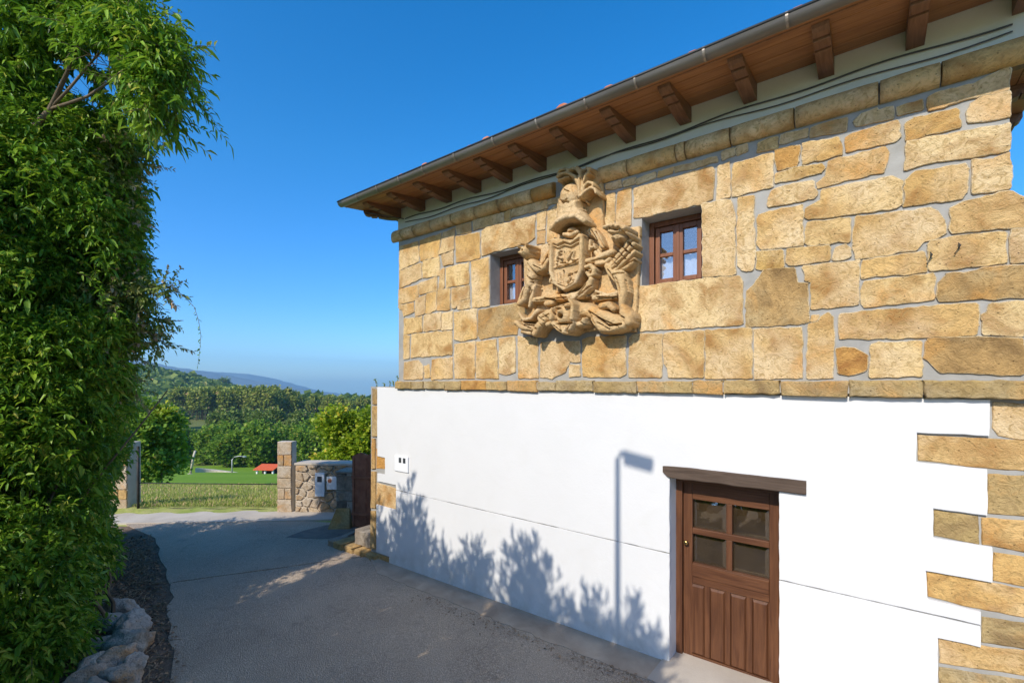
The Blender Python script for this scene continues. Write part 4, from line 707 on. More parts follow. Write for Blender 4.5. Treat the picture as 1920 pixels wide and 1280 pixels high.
H1 = [[-9.2,-3.05,1.5,0.5,0.55],[-10.0,-2.88,1.0,0.42,0.5],[-10.7,-2.72,0.5,0.34,0.42],[-8.8,-3.05,1.8,0.5,0.5],[-8.3,-4.4,1.2,0.9,0.9],[-8.2,-4.4,2.8,0.9,0.9],[-8.2,-4.3,4.4,0.85,0.9],[-9.2,-4.2,1.1,0.8,0.8],[-7.2,-4.55,1.0,0.75,0.8],[-7.5,-4.55,2.4,0.75,0.8],[-7.8,-4.5,4.0,0.75,0.8],[-6.3,-3.81,0.2,0.38,0.38],[-6.58,-3.84,0.76,0.49,0.49],[-7.29,-3.51,0.64,0.51,0.51],[-7.14,-3.77,1.32,0.62,0.62],[-8.35,-3.44,1.17,0.53,0.53],[-7.38,-3.7,2.03,0.76,0.76],[-7.92,-3.36,1.82,0.55,0.55],[-7.58,-3.6,2.79,0.79,0.79],[-7.93,-3.24,2.53,0.56,0.56],[-7.72,-3.58,3.66,0.87,0.87],[-7.82,-3.15,3.4,0.6,0.6],[-7.81,-3.53,4.5,0.89,0.89],[-7.74,-3.09,4.13,0.53,0.53],[-7.83,-3.16,4.8,0.61,0.61],[-7.91,-3.23,5.27,0.68,0.68],[-8.01,-3.55,5.37,0.84,0.84],[-10.24,-2.75,0.56,0.3,0.3],[-9.38,-3.09,0.55,0.34,0.34],[-8.53,-3.19,0.24,0.43,0.43],[-10.84,-2.45,-0.1,0.23,0.23],[-7.38,-3.32,0.12,0.28,0.28],[-6.71,-3.56,-0.03,0.28,0.28]]
H2 = [[-8.11,-3.63,6.92,0.84,0.84],[-7.51,-3.3,6.84,0.6,0.6],[-8.29,-3.52,6.27,0.8,0.8],[-6.82,-3.14,6.7,0.36,0.36],[-6.53,-3.04,6.39,0.3,0.3],[-6.7,-3.05,6.82,0.3,0.3],[-6.23,-2.94,6.49,0.21,0.21],[-6.42,-2.96,6.07,0.28,0.28],[-6.12,-2.86,6.18,0.23,0.23],[-6.17,-2.89,5.77,0.22,0.22],[-5.96,-2.73,5.89,0.17,0.17],[-6.06,-2.81,6.07,0.11,0.11],[-6.0,-2.76,6.29,0.1,0.1],[-5.82,-2.62,5.76,0.1,0.1],[-5.9,-2.68,6.21,0.08,0.08],[-6.95,-3.12,6.45,0.21,0.21],[-6.09,-2.83,5.59,0.1,0.1],[-6.51,-3.03,6.57,0.23,0.23],[-7.47,-2.89,5.77,0.32,0.32],[-7.82,-3.15,5.63,0.37,0.37]]
H3 = [[-7.42,-2.85,5.47,0.23,0.23],[-7.46,-2.88,5.1,0.19,0.19],[-7.45,-2.87,4.63,0.17,0.17],[-7.48,-2.89,4.27,0.24,0.24],[-7.35,-2.79,3.83,0.17,0.17],[-7.13,-2.62,3.79,0.1,0.1],[-6.96,-2.49,3.87,0.07,0.07],[-7.53,-2.93,3.73,0.27,0.27],[-7.47,-2.88,3.33,0.17,0.17],[-7.53,-2.93,3.0,0.24,0.24],[-7.55,-2.95,2.6,0.2,0.2],[-7.71,-3.07,2.2,0.17,0.17],[-7.32,-2.52,3.49,0.1,0.1],[-7.42,-2.46,3.23,0.07,0.07]]
# tall evergreen hedge on the left bank
hedge = empty('hedge', (-7.6, -3.4, gz(-7.6))); tag(hedge, 'tall dense evergreen hedge of glossy dark leaves along the left side of the lane', 'hedge')
def par(o, p): o.parent = p; o.matrix_parent_inverse = Matrix.LocRotScale(p.location, p.rotation_euler, None).inverted(); return o
P, D, T = blob_points(H1, 3300, rn, .34, .82, 8, .075, 1.6, .20)
p2, d2, t2, stm = sprays(H1, 420, np.random.default_rng(70), .085, (.10,.27)); stems_obj(stm, .0035, hedge); P = np.concatenate([P, p2]); D = np.concatenate([D, d2]); T = np.concatenate([T, t2])
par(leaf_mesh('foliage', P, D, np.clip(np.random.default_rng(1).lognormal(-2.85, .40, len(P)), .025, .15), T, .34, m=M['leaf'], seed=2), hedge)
R = random.Random(8); bm = bmesh.new()
for i in range(26):
    x = -6.9-R.random()*1.3; y = -3.75+R.uniform(-.25, .25); z = gz(x)
    pts = [(x, y, z)]; d = Vector((R.uniform(-.3, .1), R.uniform(-.1, .15), 1.0)); p = Vector(pts[0])
    for k in range(7): p = p+d*R.uniform(.25, .45); d += Vector((R.uniform(-.25, .25), R.uniform(-.2, .2), 0)); pts.append(tuple(p))
    tube_bm(bm, pts, [.03-.0033*k for k in range(8)], 6)
par(bmobj('stem', bm, M['bark']), hedge)
# bare brown stems showing at the hedge foot
for a, b in (((-6.95,-3.02,-.05),(-7.35,-3.0,.45)), ((-6.75,-3.1,-.05),(-6.95,-3.25,.5)), ((-6.6,-3.2,-.05),(-6.9,-3.2,.2)), ((-7.3,-2.95,-.07),(-7.6,-2.98,.5)), ((-6.45,-3.3,-.04),(-6.7,-3.4,.4))):
    bm = bmesh.new(); a, b = Vector(a), Vector(b); pts = [a+(b-a)*t+Vector((R.uniform(-.03,.03), R.uniform(-.03,.03), .04*math.sin(t*3))) for t in (0,.25,.5,.75,1)]; tube_bm(bm, pts, [.022,.02,.017,.014,.010], 6); par(bmobj('stem', bm, M['bark']), hedge)
# overhanging tree
tree = empty('overhanging_tree', (-8.0, -4.0, gz(-8))); tag(tree, 'overhanging tree whose leafy top branch reaches into the sky above the hedge', 'tree')
LIMB = [[(-8.0,-4.0,-.1),(-8.0,-4.0,2.5),(-7.9,-3.95,4.2),(-7.77,-3.87,4.79),(-7.62,-3.76,5.12),(-7.43,-3.62,5.51),(-7.2,-3.5,5.72),(-6.99,-3.4,6.07),(-6.87,-3.31,6.48),(-6.8,-3.25,6.9)],
 [(-7.2,-3.5,5.72),(-6.97,-3.38,5.92),(-6.71,-3.18,6.31),(-6.57,-3.08,6.54)], [(-7.2,-3.5,5.72),(-6.97,-3.38,5.76),(-6.74,-3.27,5.80),(-6.4,-3.07,6.0),(-6.19,-2.91,6.12),(-5.95,-2.75,6.15)], [(-6.4,-3.07,6.0),(-6.1,-2.85,5.85),(-5.85,-2.65,5.75)]]
bm = bmesh.new(); tube_bm(bm, LIMB[0], [.09,.07,.05,.04,.034,.03,.026,.02,.014,.008], 8); par(bmobj('trunk', bm, M['bark']), tree)
for l in LIMB[1:]:
    par(tubeo('branch', l, [.016-.003*k for k in range(len(l))] if len(l) < 6 else [.018-.0025*k for k in range(len(l))], M['bark']), tree)
P, D, T = blob_points(H2, 1600, rn, .35, .7, 9, .095, 2.3, .16)
p2, d2, t2, stm = sprays(H2, 260, np.random.default_rng(71), .10, (.2, .5), lambda e: e[0] < -5.75); stems_obj(stm, .004, tree); P = np.concatenate([P, p2]); D = np.concatenate([D, d2]); T = np.concatenate([T, t2])
# an open gap among the limbs lets the sky through
def clear_gap(P, D, T, gaps):
    k = np.ones(len(P), bool)
    for a, b, r in gaps:
        a = np.array(a); b = np.array(b); d = b-a; t = np.clip(((P-a)@d)/(d@d), -1.5, 2.5); k &= np.linalg.norm(P-a-t[:,None]*d, axis=1) > r
    return P[k], D[k], T[k]
GAPS = [([-6.74,-3.33,5.95],[-8.63,-3.02,6.86],0.154),([-6.58,-3.21,6.18],[-8.42,-2.86,7.15],0.142),([-6.88,-3.44,5.86],[-8.8,-3.15,6.75],0.129),([-6.67,-3.28,5.72],[-8.54,-2.95,6.56],0.116),([-6.49,-3.14,5.86],[-8.31,-2.77,6.75],0.103),([-6.92,-3.47,6.15],[-8.86,-3.2,7.11],0.077)]
P, D, T = clear_gap(P, D, T, GAPS)
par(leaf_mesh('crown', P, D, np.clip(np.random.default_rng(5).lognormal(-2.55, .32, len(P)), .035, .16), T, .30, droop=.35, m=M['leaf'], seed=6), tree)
# pale climbing shrub at the edge of the hedge, with hanging sprays
cl = empty('climbing_plant', (-8.0, -2.75, gz(-8))); tag(cl, 'climbing plant with small paler leaves hanging out from the sky side of the hedge', 'climber')
P3 = None
P, D, T = blob_points(H3, 1700, rn, .4, .6, 7, .06, 3.0, .12)
p2, d2, t2, stm = sprays(H3, 170, np.random.default_rng(72), .06, (.12, .38), lambda e: e[0] < -6.75); stems_obj(stm, .0025, cl); P = np.concatenate([P, p2]); D = np.concatenate([D, d2]); T = np.concatenate([T, t2])
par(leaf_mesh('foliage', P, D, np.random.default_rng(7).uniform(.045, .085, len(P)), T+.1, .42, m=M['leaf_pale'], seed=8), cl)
bm = bmesh.new()
for i in range(26):
    b = H3[R.randrange(len(H3))]; p = Vector(b[:3]); q = p+Vector((R.uniform(.15, .45), R.uniform(0, .12), R.uniform(-.35, .15))); mid = (p+q)/2+Vector((0, 0, .08)); tube_bm(bm, [p, mid, q], [.005, .004, .002], 5)
par(bmobj('stem', bm, M['bark']), cl)
# single trailing vine
vine = empty('trailing_vine', (-6.9, -2.4, 3.9)); tag(vine, 'thin trailing vine with tiny leaves dangling against the sky beside the hedge', 'vine')
VP = [Vector(p) for p in ((-7.2,-2.55,3.88),(-6.89,-2.44,3.87),(-6.76,-2.34,3.73),(-6.69,-2.28,3.63),(-6.64,-2.25,3.47),(-6.62,-2.23,3.27),(-6.63,-2.24,3.07),(-6.65,-2.26,2.85))]
par(tubeo('stem', VP, [.004,.004,.0035,.003,.003,.0025,.002,.0015], M['bark'], None, 5), vine)
P = []; D = []
for a, b in zip(VP[1:], VP[2:]):
    for k in range(5): t = k/5; P.append(tuple(a+(b-a)*t)); D.append((R.uniform(-1,1), R.uniform(-1,1), R.uniform(-1,.3)))
par(leaf_mesh('leaves', np.array(P), np.array(D), np.random.default_rng(3).uniform(.025, .05, len(P)), np.random.default_rng(4).uniform(.2, .6, len(P)), .45, m=M['leaf'], seed=4, kind=None), vine)

# shrubs and street lamp on the bank behind the viewpoint (the photograph shows their shadows on the white wall)
def shrub(x, y, ztop, wd, seed, label, dens=620):
    t = empty('tall_shrub', (x, y, gz(x))); tag(t, label, 'shrub', 'shrubs on the near bank')
    R = random.Random(seed); rn = np.random.default_rng(seed); bl = []; bm = bmesh.new(); h = ztop
    for i in range(11):
        a = (i/10*2-1)*R.uniform(.8, 1.1); tip = (x+a*wd, y+R.uniform(-.25, .25), h-abs(a)**1.3*.62*(.6+wd)-R.uniform(0, .22)*(i != 5)); p0 = Vector((x+a*.15, y, -.05)); p1 = Vector(tip)
        pts = [p0+(p1-p0)*k/5+Vector((R.uniform(-.05,.05), 0, 0)) for k in range(6)]; tube_bm(bm, pts, [.03,.024,.018,.013,.009,.004], 5)
        for k in range(10):
            f = .25+.75*k/9; q = p0+(p1-p0)*f; rr = .30 if f < .72 else (.20 if f < .88 else .09); bl.append((q.x+R.uniform(-.07,.07), q.y+R.uniform(-.1,.1), q.z-.05, rr, rr*1.25))
    par(bmobj('stem', bm, M['bark']), t)
    P, D, T = blob_points(bl, dens, rn, .5, .6, 8, .09, 3.0, .0); D = D*.6+np.array([0,0,.7]); lowk = np.array([p[2] > 3.1+.5*mnoise.noise(Vector((p[0]*1.5,0,1))) or mnoise.noise(Vector((p[0]*2.6, p[1]*2.6, p[2]*2.6+seed))) > .02 for p in P]); P, D, T = P[lowk], D[lowk], T[lowk]
    par(leaf_mesh('foliage', P, D, rn.uniform(.08, .17, len(P)), T, .24, droop=.05, m=M['leaf'], seed=seed), t)
YS = -5.35; dz = .72*5.35; du = .0524*5.35
for i, (u, s, wd, lab) in enumerate(((-5.25,1.02,.36,'tallest shrub on the near bank, casting the highest leaf shadow on the white wall'),(-4.55,.50,.30,'second shrub on the near bank along the lane, with an open top'),(-4.05,.46,.20,'narrow shrub on the near bank casting the third leaf shadow'),(-3.15,.72,.34,'spiky shrub on the near bank casting the shadow with the central spike'),(-2.35,.38,.22,'low shrub on the near bank casting the leaf shadow at the lamp shadow foot'),(-1.80,.30,.10,'small shrub on the near bank casting the last leaf shadow before the door'),(-6.0,.5,.25,'shrub on the near bank shading the far corner of the white wall'))):
    shrub(u+du, YS, s+dz, wd, 40+i, lab)
lamp = empty('street_lamp', (-2.055+.0524*5.6, -5.6, gz(-1.5))); tag(lamp, 'street lamp on a thin post whose shadow stands on the white wall by the door', 'street lamp')
lx, ly = lamp.location.x, -5.6; lz = 1.90+.72*5.6
par(tubeo('post', [(lx, ly, 0), (lx, ly, 3), (lx, ly, lz), (lx+.03, ly, lz+.05), (lx+.10, ly, lz+.07)], [.05,.038,.028,.028,.028], M['steel'], None, 10), lamp)
bm = bmesh.new(); box(bm, .0, .31, -.06, .06, -.042, .042, .025); bmesh.ops.transform(bm, matrix=Matrix.Translation((lx+.07, ly, lz+.02)) @ Matrix.Rotation(.16, 4, 'Y'), verts=bm.verts[:]); par(bmobj('lamp_head', bm, M['steel']), lamp)

# ------------------------------------------------------------------ verge: rocks, twigs, litter
def rock(name, loc, r, seed, m, squash=(1,1,.7)):
    bm = bmesh.new(); bmesh.ops.create_icosphere(bm, subdivisions=4, radius=1.0); R = random.Random(seed); off = R.uniform(0, 90)
    cuts = [Vector((R.gauss(0,1), R.gauss(0,1), R.gauss(0,1))).normalized() for _ in range(7)]
    for v in bm.verts:
        p = v.co.normalized(); k = 1.0
        for c in cuts:
            d = p.dot(c)
            if d > .62: k = min(k, .62/d*1.12)
        k *= 1+.20*mnoise.noise(p*1.6+Vector((off,0,0)))+.07*mnoise.noise(p*4.5+Vector((0,off,0)))+.05*mnoise.noise(p*11+Vector((0,off,off)))-.16*abs(mnoise.noise(p*2.7+Vector((off,9,0))))-.07*abs(mnoise.noise(p*7+Vector((off,3,off))))
        v.co = Vector((p.x*squash[0], p.y*squash[1], p.z*squash[2]))*k*r
    bmesh.ops.transform(bm, matrix=Matrix.Rotation(R.uniform(0, 6), 4, 'Z') @ Matrix.Rotation(R.uniform(-.4, .4), 4, 'X'), verts=bm.verts[:])
    o = bmobj(name, bm, m, None, True); o.location = loc; return o
ROCKS = [(-7.203, -2.879, -0.05, 0.177, 'rounded pale rock at the far end of the rock heap'), (-6.526, -2.915, -0.035, 0.213, 'largest ribbed pale rock on the lane side of the heap'), (-6.789, -3.069, -0.024, 0.164, 'pale rock between the far rock and the hedge stems'), (-6.068, -3.076, -0.022, 0.208, 'broad pale rock in the middle of the heap leaning to the lane'), (-6.313, -3.23, -0.035, 0.14, 'small angular rock against the hedge in mid heap'), (-5.839, -3.202, -0.011, 0.187, 'pale cracked rock in front of the middle of the heap'), (-5.835, -3.377, -0.026, 0.17, 'grey rock tucked under the hedge in the near half of the heap'), (-5.392, -3.275, -0.025, 0.173, 'pale rock nearest the twigs at the lower edge of the photo'), (-5.405, -3.449, -0.026, 0.168, 'rock cut by the lower edge of the photo beside the hedge'), (-5.082, -3.389, -0.027, 0.171, 'rock at the very bottom of the heap'), (-6.058, -2.981, -0.049, 0.141, 'low pale rock on the lane side of mid heap'), (-5.662, -3.127, -0.041, 0.141, 'flat pale rock nearest the road edge'), (-7.376, -2.959, -0.045, 0.123, 'smallest pale rock at the far top of the heap'), (-5.723, -3.464, -0.022, 0.124, 'pale rock half buried in hedge leaves at the near end')]
for i, (x, y, z, r, lab) in enumerate(ROCKS):
    tag(rock('rock', (x, y, z), r, 60+i, M['stone_grey'], (1.3,.85,.8)), lab, 'rock', 'pale rocks heaped at the hedge foot')
bm = bmesh.new(); R = random.Random(21)
for i in range(420):
    t = R.random(); x = -5.3-4.6*t; yl = -2.98+(-5.04-x)*.21 ; y = yl-R.random()*(.75-.35*t); z = gz(x)-.02+R.uniform(.0, .03); a = R.uniform(-.9, .9); L = R.uniform(.04, .30)
    d = Vector((math.cos(a), math.sin(a), R.uniform(-.05, .12)))*L; p = Vector((x, y, z)); tube_bm(bm, [p, p+d*.5+Vector((R.uniform(-.02,.02), R.uniform(-.02,.02), .012)), p+d], [.004,.0035,.002], 4, False)
tag(bmobj('twig_litter', bm, M['twig']), 'dry twigs strewn on the dark verge', 'litter', kind='stuff')
n = 5200; q = np.random.default_rng(5); t = q.random(n); x = -5.0-5.6*t; yl = -2.98+(-5.04-x)*.21; y = yl+.10-q.random(n)**.8*1.0
P = np.stack([x, y, .014*(x+1.52)-.014+q.uniform(0, .02, n)], 1); o = leaf_mesh('leaf_litter', P, np.stack([q.normal(0,1,n), q.normal(0,1,n), q.uniform(-.1,.35,n)], 1), q.uniform(.025, .06, n), q.random(n), .5, m=M['litter'], seed=9); tag(o, 'brown fallen leaves covering the verge', 'leaf litter', kind='stuff')
n = 420; x = -1.0-3.6*q.random(n)**1.5; y = -.36-np.abs(q.normal(0,.11,n))+ (x+1)*.02; P = np.stack([x, y, .014*(x+1.52)+.006+q.uniform(0, .008, n)], 1)
o = leaf_mesh('lane_litter', P, np.stack([q.normal(0,1,n), q.normal(0,1,n), q.uniform(-.1,.3,n)], 1), q.uniform(.015, .04, n), q.random(n), .4, m=M['litter'], seed=10); tag(o, 'dry leaf scraps gathered along the gutter strip', 'leaf litter', kind='stuff')
n = 900; a = q.uniform(0, 6.28, n); rr = np.sqrt(q.random(n)); P = np.stack([-1.48+.26*rr*np.cos(a), -.62+.10*rr*np.sin(a), .012+.03*(1-rr)], 1)
o = leaf_mesh('dry_tuft', P, np.stack([q.normal(0,1,n), q.normal(0,1,n), q.uniform(0,.9,n)], 1), q.uniform(.04, .09, n), q.random(n), .10, m=M['dry'], seed=12); tag(o, 'tuft of dead straw-coloured grass at the edge of the paving by the door', 'grass', kind='stuff')
# small plants growing on top of the terrace wall
for i, (x, y, h) in enumerate(((-6.17,.06,.14),(-6.0,.08,.07),(-5.86,.06,.11),(-5.78,.08,.11),(-5.70,.10,.17),(-5.63,.12,.27))):
    t = empty('wall_plant', (x, y, 2.60)); tag(t, ['small leaning sprig at the outer end of the white wall top','shortest sprig on the white wall top','sprig with round leaves third from the outer end of the wall top','bushy sprig in the middle of the wall top','leafy sprig second from the stone house corner on the wall top','tallest thin sprig on the wall top against the stone house corner'][i], 'plant', 'sprigs on the white wall top')
    R = random.Random(i); lean = -.06 if i == 0 else R.uniform(-.02, .02); tip = Vector((x+lean, y, 2.60+h)); base = Vector((x, y, 2.59))
    par(tubeo('stem', [base, (base+tip)/2+Vector((.005,0,0)), tip], [.005,.004,.002], M['bark'], None, 5), t)
    k = int(8+h*90); q2 = np.random.default_rng(i); f = q2.random(k); P = np.array(base)[None]*(1-f[:,None])+np.array(tip)[None]*f[:,None]
    par(leaf_mesh('leaves', P, q2.normal(0,1,(k,3))+np.array([0,0,.5]), q2.uniform(.02,.045,k), q2.uniform(.3,.9,k), .5, m=M['leaf_yellow'], seed=i, kind=None), t)
# ------------------------------------------------------------------ gateway at the end of the lane
GE = Vector((.817, .577, 0)); GN = Vector((.577, -.817, 0))     # along the gate line / towards the lane
def gobj(root, x, y): return root
def gate_root(name, px_pt, label, cat, group=None):
    t = empty(name, (px_pt[0], px_pt[1], gz(px_pt[0])), math.atan2(.577, .817)); tag(t, label, cat, group); return t
def rubble(root, L, Hh, depth, rows, seed, m, skip=0.0, wmin=.10, wmax=.24, nm='stone'):
    """a wall face of uneven stones, local x along the wall, y<0 towards the lane"""
    R = random.Random(seed); boxo('wall_core', 0, L, .012, depth, -.2, Hh, M['rubmort'], root, .004)
    n = int(L*Hh/.030); pts = []                                   # stones as cells between scattered centres
    while len(pts) < n:
        c = max(((R.uniform(0, L), R.uniform(0, Hh)) for _ in range(9)), key=lambda p: min([math.hypot((p[0]-q[0])*.75, p[1]-q[1]) for q in pts] or [9]))
        pts.append(c)
    for i, (x, z) in enumerate(pts):
        poly = [(0, 0), (L, 0), (L, Hh), (0, Hh)]
        for j, (x2, z2) in enumerate(pts):
            if i == j or math.hypot(x2-x, z2-z) > .8: continue
            mx, mz = (x+x2)/2, (z+z2)/2; nx, nz_ = (x2-x)*.5625, z2-z; out = []
            for k in range(len(poly)):
                p, q = poly[k], poly[(k+1) % len(poly)]; dp = (p[0]-mx)*nx+(p[1]-mz)*nz_; dq = (q[0]-mx)*nx+(q[1]-mz)*nz_
                if dp <= 0: out.append(p)
                if dp*dq < 0: t = dp/(dp-dq); out.append((p[0]+(q[0]-p[0])*t, p[1]+(q[1]-p[1])*t))
            poly = out
            if len(poly) < 3: break
        if len(poly) < 3: continue
        cx = sum(p[0] for p in poly)/len(poly); cz = sum(p[1] for p in poly)/len(poly); g = .013
        P = []
        for p in poly:
            d = math.hypot(p[0]-cx, p[1]-cz) or 1; k = max(.3, (d-g*1.3)/d); P += [int(1000*(cx+(p[0]-cx)*k)), int(1000*(cz+(p[1]-cz)*k))]
        slab(nm, P, -.012-R.uniform(0, .022), .02, M[m], root, .020, .004, seed*50+i, .05)
M['rubmort'] = simple('pale_pointing', (.50,.43,.34), (.58,.51,.42), 8, bs=.5, bsc=50)
def quoins(root, L, Hh, depth, sizes, seed, mats):
    boxo('pier_core', 0, L, .012, depth, -.2, Hh, M['rubmort'], root, .004); R = random.Random(seed); z = 0; i = 0
    while z < Hh-.02:
        z1 = min(Hh, z+sizes[i % len(sizes)])
        if Hh-z1 < .06: z1 = Hh
        if i % 3 == 1 and L > .25:
            xm = L*R.uniform(.4, .6)
            for a, b in ((0, xm), (xm, L)): slab('stone', [int(v*1000) for v in (a+.006, z+.006, b-.006, z+.006, b-.006, z1-.006, a+.006, z1-.006)], -.012-R.uniform(0,.012), .02, M[mats[i % len(mats)]], root, .014, .005, seed+i, .05)
        else: slab('stone', [int(v*1000) for v in (.004, z+.006, L-.004, z+.006, L-.004, z1-.006, .004, z1-.006)], -.012-R.uniform(0,.012), .02, M[mats[i % len(mats)]], root, .014, .005, seed+i, .05)
        i += 1; z = z1
gp = gate_root('gate_pillar', (-10.123,.392), 'square sandstone gate pillar standing higher than the rubble wall it ends', 'gate pillar', 'gate pillars')
quoins(gp, .32, 1.52, .20, [.28,.24,.22,.26,.24,.28], 71, ['stone_rubble'])
gp2 = gate_root('gate_pillar', (-13.38,-1.75), 'gate pillar half hidden by the hedge on the left of the gateway', 'gate pillar', 'gate pillars')
quoins(gp2, .42, 1.50, .36, [.25,.22,.28,.24,.26,.25], 72, ['stone_rubble','stone_brown','stone_rubble'])
gw = gate_root('rubble_wall', (-9.80,.62), 'low wall of rounded pale rubble stones beside the gateway, topped by a pale slab', 'stone wall')
rubble(gw, 1.95, 1.02, .34, 7, 73, 'stone_rubble', wmin=.10, wmax=.27)
boxo('cap_slab', -.01, 1.98, -.03, .38, 1.021, 1.065, M['concrete'], gw, .008)
for nm, x, z, w_, h, lab, par_ in (('entry_box', .47, .36, .20, .50, 'tall pale entry phone box with dark screen on the rubble wall', 1), ('letter_box', .71, .50, .34, .28, 'flat grey box with a round orange label on the rubble wall', 2), ('utility_box', 1.06, .52, .30, .40, 'plain white utility box nearest the dark pier on the rubble wall', 3)):
    t = gate_root(nm, (-9.80+GE.x*x+GN.x*.03, .62+GE.y*x+GN.y*.03), lab, 'utility box')
    boxo('case', 0, w_, -.055 if par_ == 1 else -.03, .0, z, z+h, M['grey_plastic' if par_ == 2 else 'white_plastic'], t, .008)
    if par_ == 1:
        boxo('screen', .05, .15, -.060, -.054, z+h*.62, z+h*.86, M['dark_glass'], t, .002); boxo('keypad', .04, .16, -.059, -.054, z+h*.15, z+h*.48, M['grey_plastic'], t, .004)
    if par_ == 2:
        boxo('door_seam', .235, .242, -.033, -.029, z+.02, z+h-.02, M['iron'], t, 0); tubeo('label', [(.07, -.031, z+.19), (.07, -.034, z+.19)], .045, M['paint_orange'] if 'paint_orange' in M else M['tile'], t, 14)
# low wire gate: two rails and pickets
wg = gate_root('wire_gate', (-12.84,-1.45), 'low thin wire gate across the gateway, two dark rails only', 'gate')
for z in (.60, .045): par_o = tubeo('rail', [(0, .12, z), (3.31, .12, z)], .011, M['iron'], wg, 6)
for x in (.03, 3.28): tubeo('gate_post', [(x, .10, -.05), (x, .10, 1.42 if x < 1 else .95)], .028, M['iron'], wg, 8)
bm = bmesh.new()
for i in range(26): tube_bm(bm, [(.12+i*.12, .12, .05), (.12+i*.12, .12, .60)], .0016, 4, False)
o = bmobj('wire', bm, M['iron'], wg); o['kind'] = 'stuff'
# dark stone pier, steps and rusty gate by the corner of the house
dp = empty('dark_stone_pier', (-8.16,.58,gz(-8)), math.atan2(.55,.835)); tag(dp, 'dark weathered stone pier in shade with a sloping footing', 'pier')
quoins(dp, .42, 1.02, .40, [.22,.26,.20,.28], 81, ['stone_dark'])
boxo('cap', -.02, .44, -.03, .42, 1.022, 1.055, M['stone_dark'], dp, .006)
bm = bmesh.new(); V = [bm.verts.new(p) for p in ((-.10,-.26,-.1),(.36,-.22,-.1),(.36,-.026,-.1),(-.10,-.026,-.1),(.03,-.08,.34),(.28,-.07,.30),(.28,-.027,.36),(.03,-.027,.36))]
for f in ((0,1,5,4),(1,2,6,5),(2,3,7,6),(3,0,4,7),(4,5,6,7)): bm.faces.new([V[i] for i in f])
bmesh.ops.recalc_face_normals(bm, faces=bm.faces[:]); bmobj('footing', bm, M['stone_brown'], dp)
rg = empty('rusty_gate', (-7.80,.70,gz(-7.5)), .46); tag(rg, 'tall rust-brown sheet iron gate leaf between the dark pier and the white wall', 'gate')
bm = bmesh.new(); top = [1.36,1.44,1.40,1.47,1.42,1.37]; n = len(top)
A = [[bm.verts.new((i*.80/(n-1), y+.012*math.sin(i*2.2), z)) for i in range(n)] for y in (-.015,.015) for z in (.02,)]; 
Bt = [[bm.verts.new((i*.80/(n-1), y+.012*math.sin(i*2.2), top[i])) for i in range(n)] for y in (-.015,.015)]
for k in range(2):
    for i in range(n-1): bm.faces.new((A[k][i], A[k][i+1], Bt[k][i+1], Bt[k][i]))
for i in range(n-1): bm.faces.new((Bt[0][i], Bt[0][i+1], Bt[1][i+1], Bt[1][i]))
for i in (0, n-1): bm.faces.new((A[0][i], A[1][i], Bt[1][i], Bt[0][i]))
bmesh.ops.recalc_face_normals(bm, faces=bm.faces[:]); bmobj('leaf', bm, M['rust'], rg)
for x in (.03,.29,.54,.77): boxo('strap', x-.02, x+.02, -.034, -.017, .05, 1.34, M['rust'], rg, .003)
for z in (.25,.95): boxo('cross_rail', .0, .80, -.050, -.0345, z, z+.05, M['rust'], rg, .003)
st = empty('stone_steps', (-7.25,-.02,gz(-7.2))); tag(st, 'short flight of worn brown stone steps at the corner of the white wall', 'steps')
for i in range(4):
    x = .14+i*.27; slab('step', [int(1000*v) for v in (x, -.05, x+.24, -.05, x+.24, .10-.01*i, x, .11-.01*i)], -.11-.0*i+.02*i, .30, M['stone_brown'], st, .016, .006, 820+i)
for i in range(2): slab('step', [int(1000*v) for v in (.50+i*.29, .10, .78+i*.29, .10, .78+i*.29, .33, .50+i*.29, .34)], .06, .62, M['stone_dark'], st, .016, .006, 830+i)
slab('step', [-60, -50, 150, -50, 150, 90, -40, 100], -.10, .2, M['stone_dark'], st, .02, .01, 840)

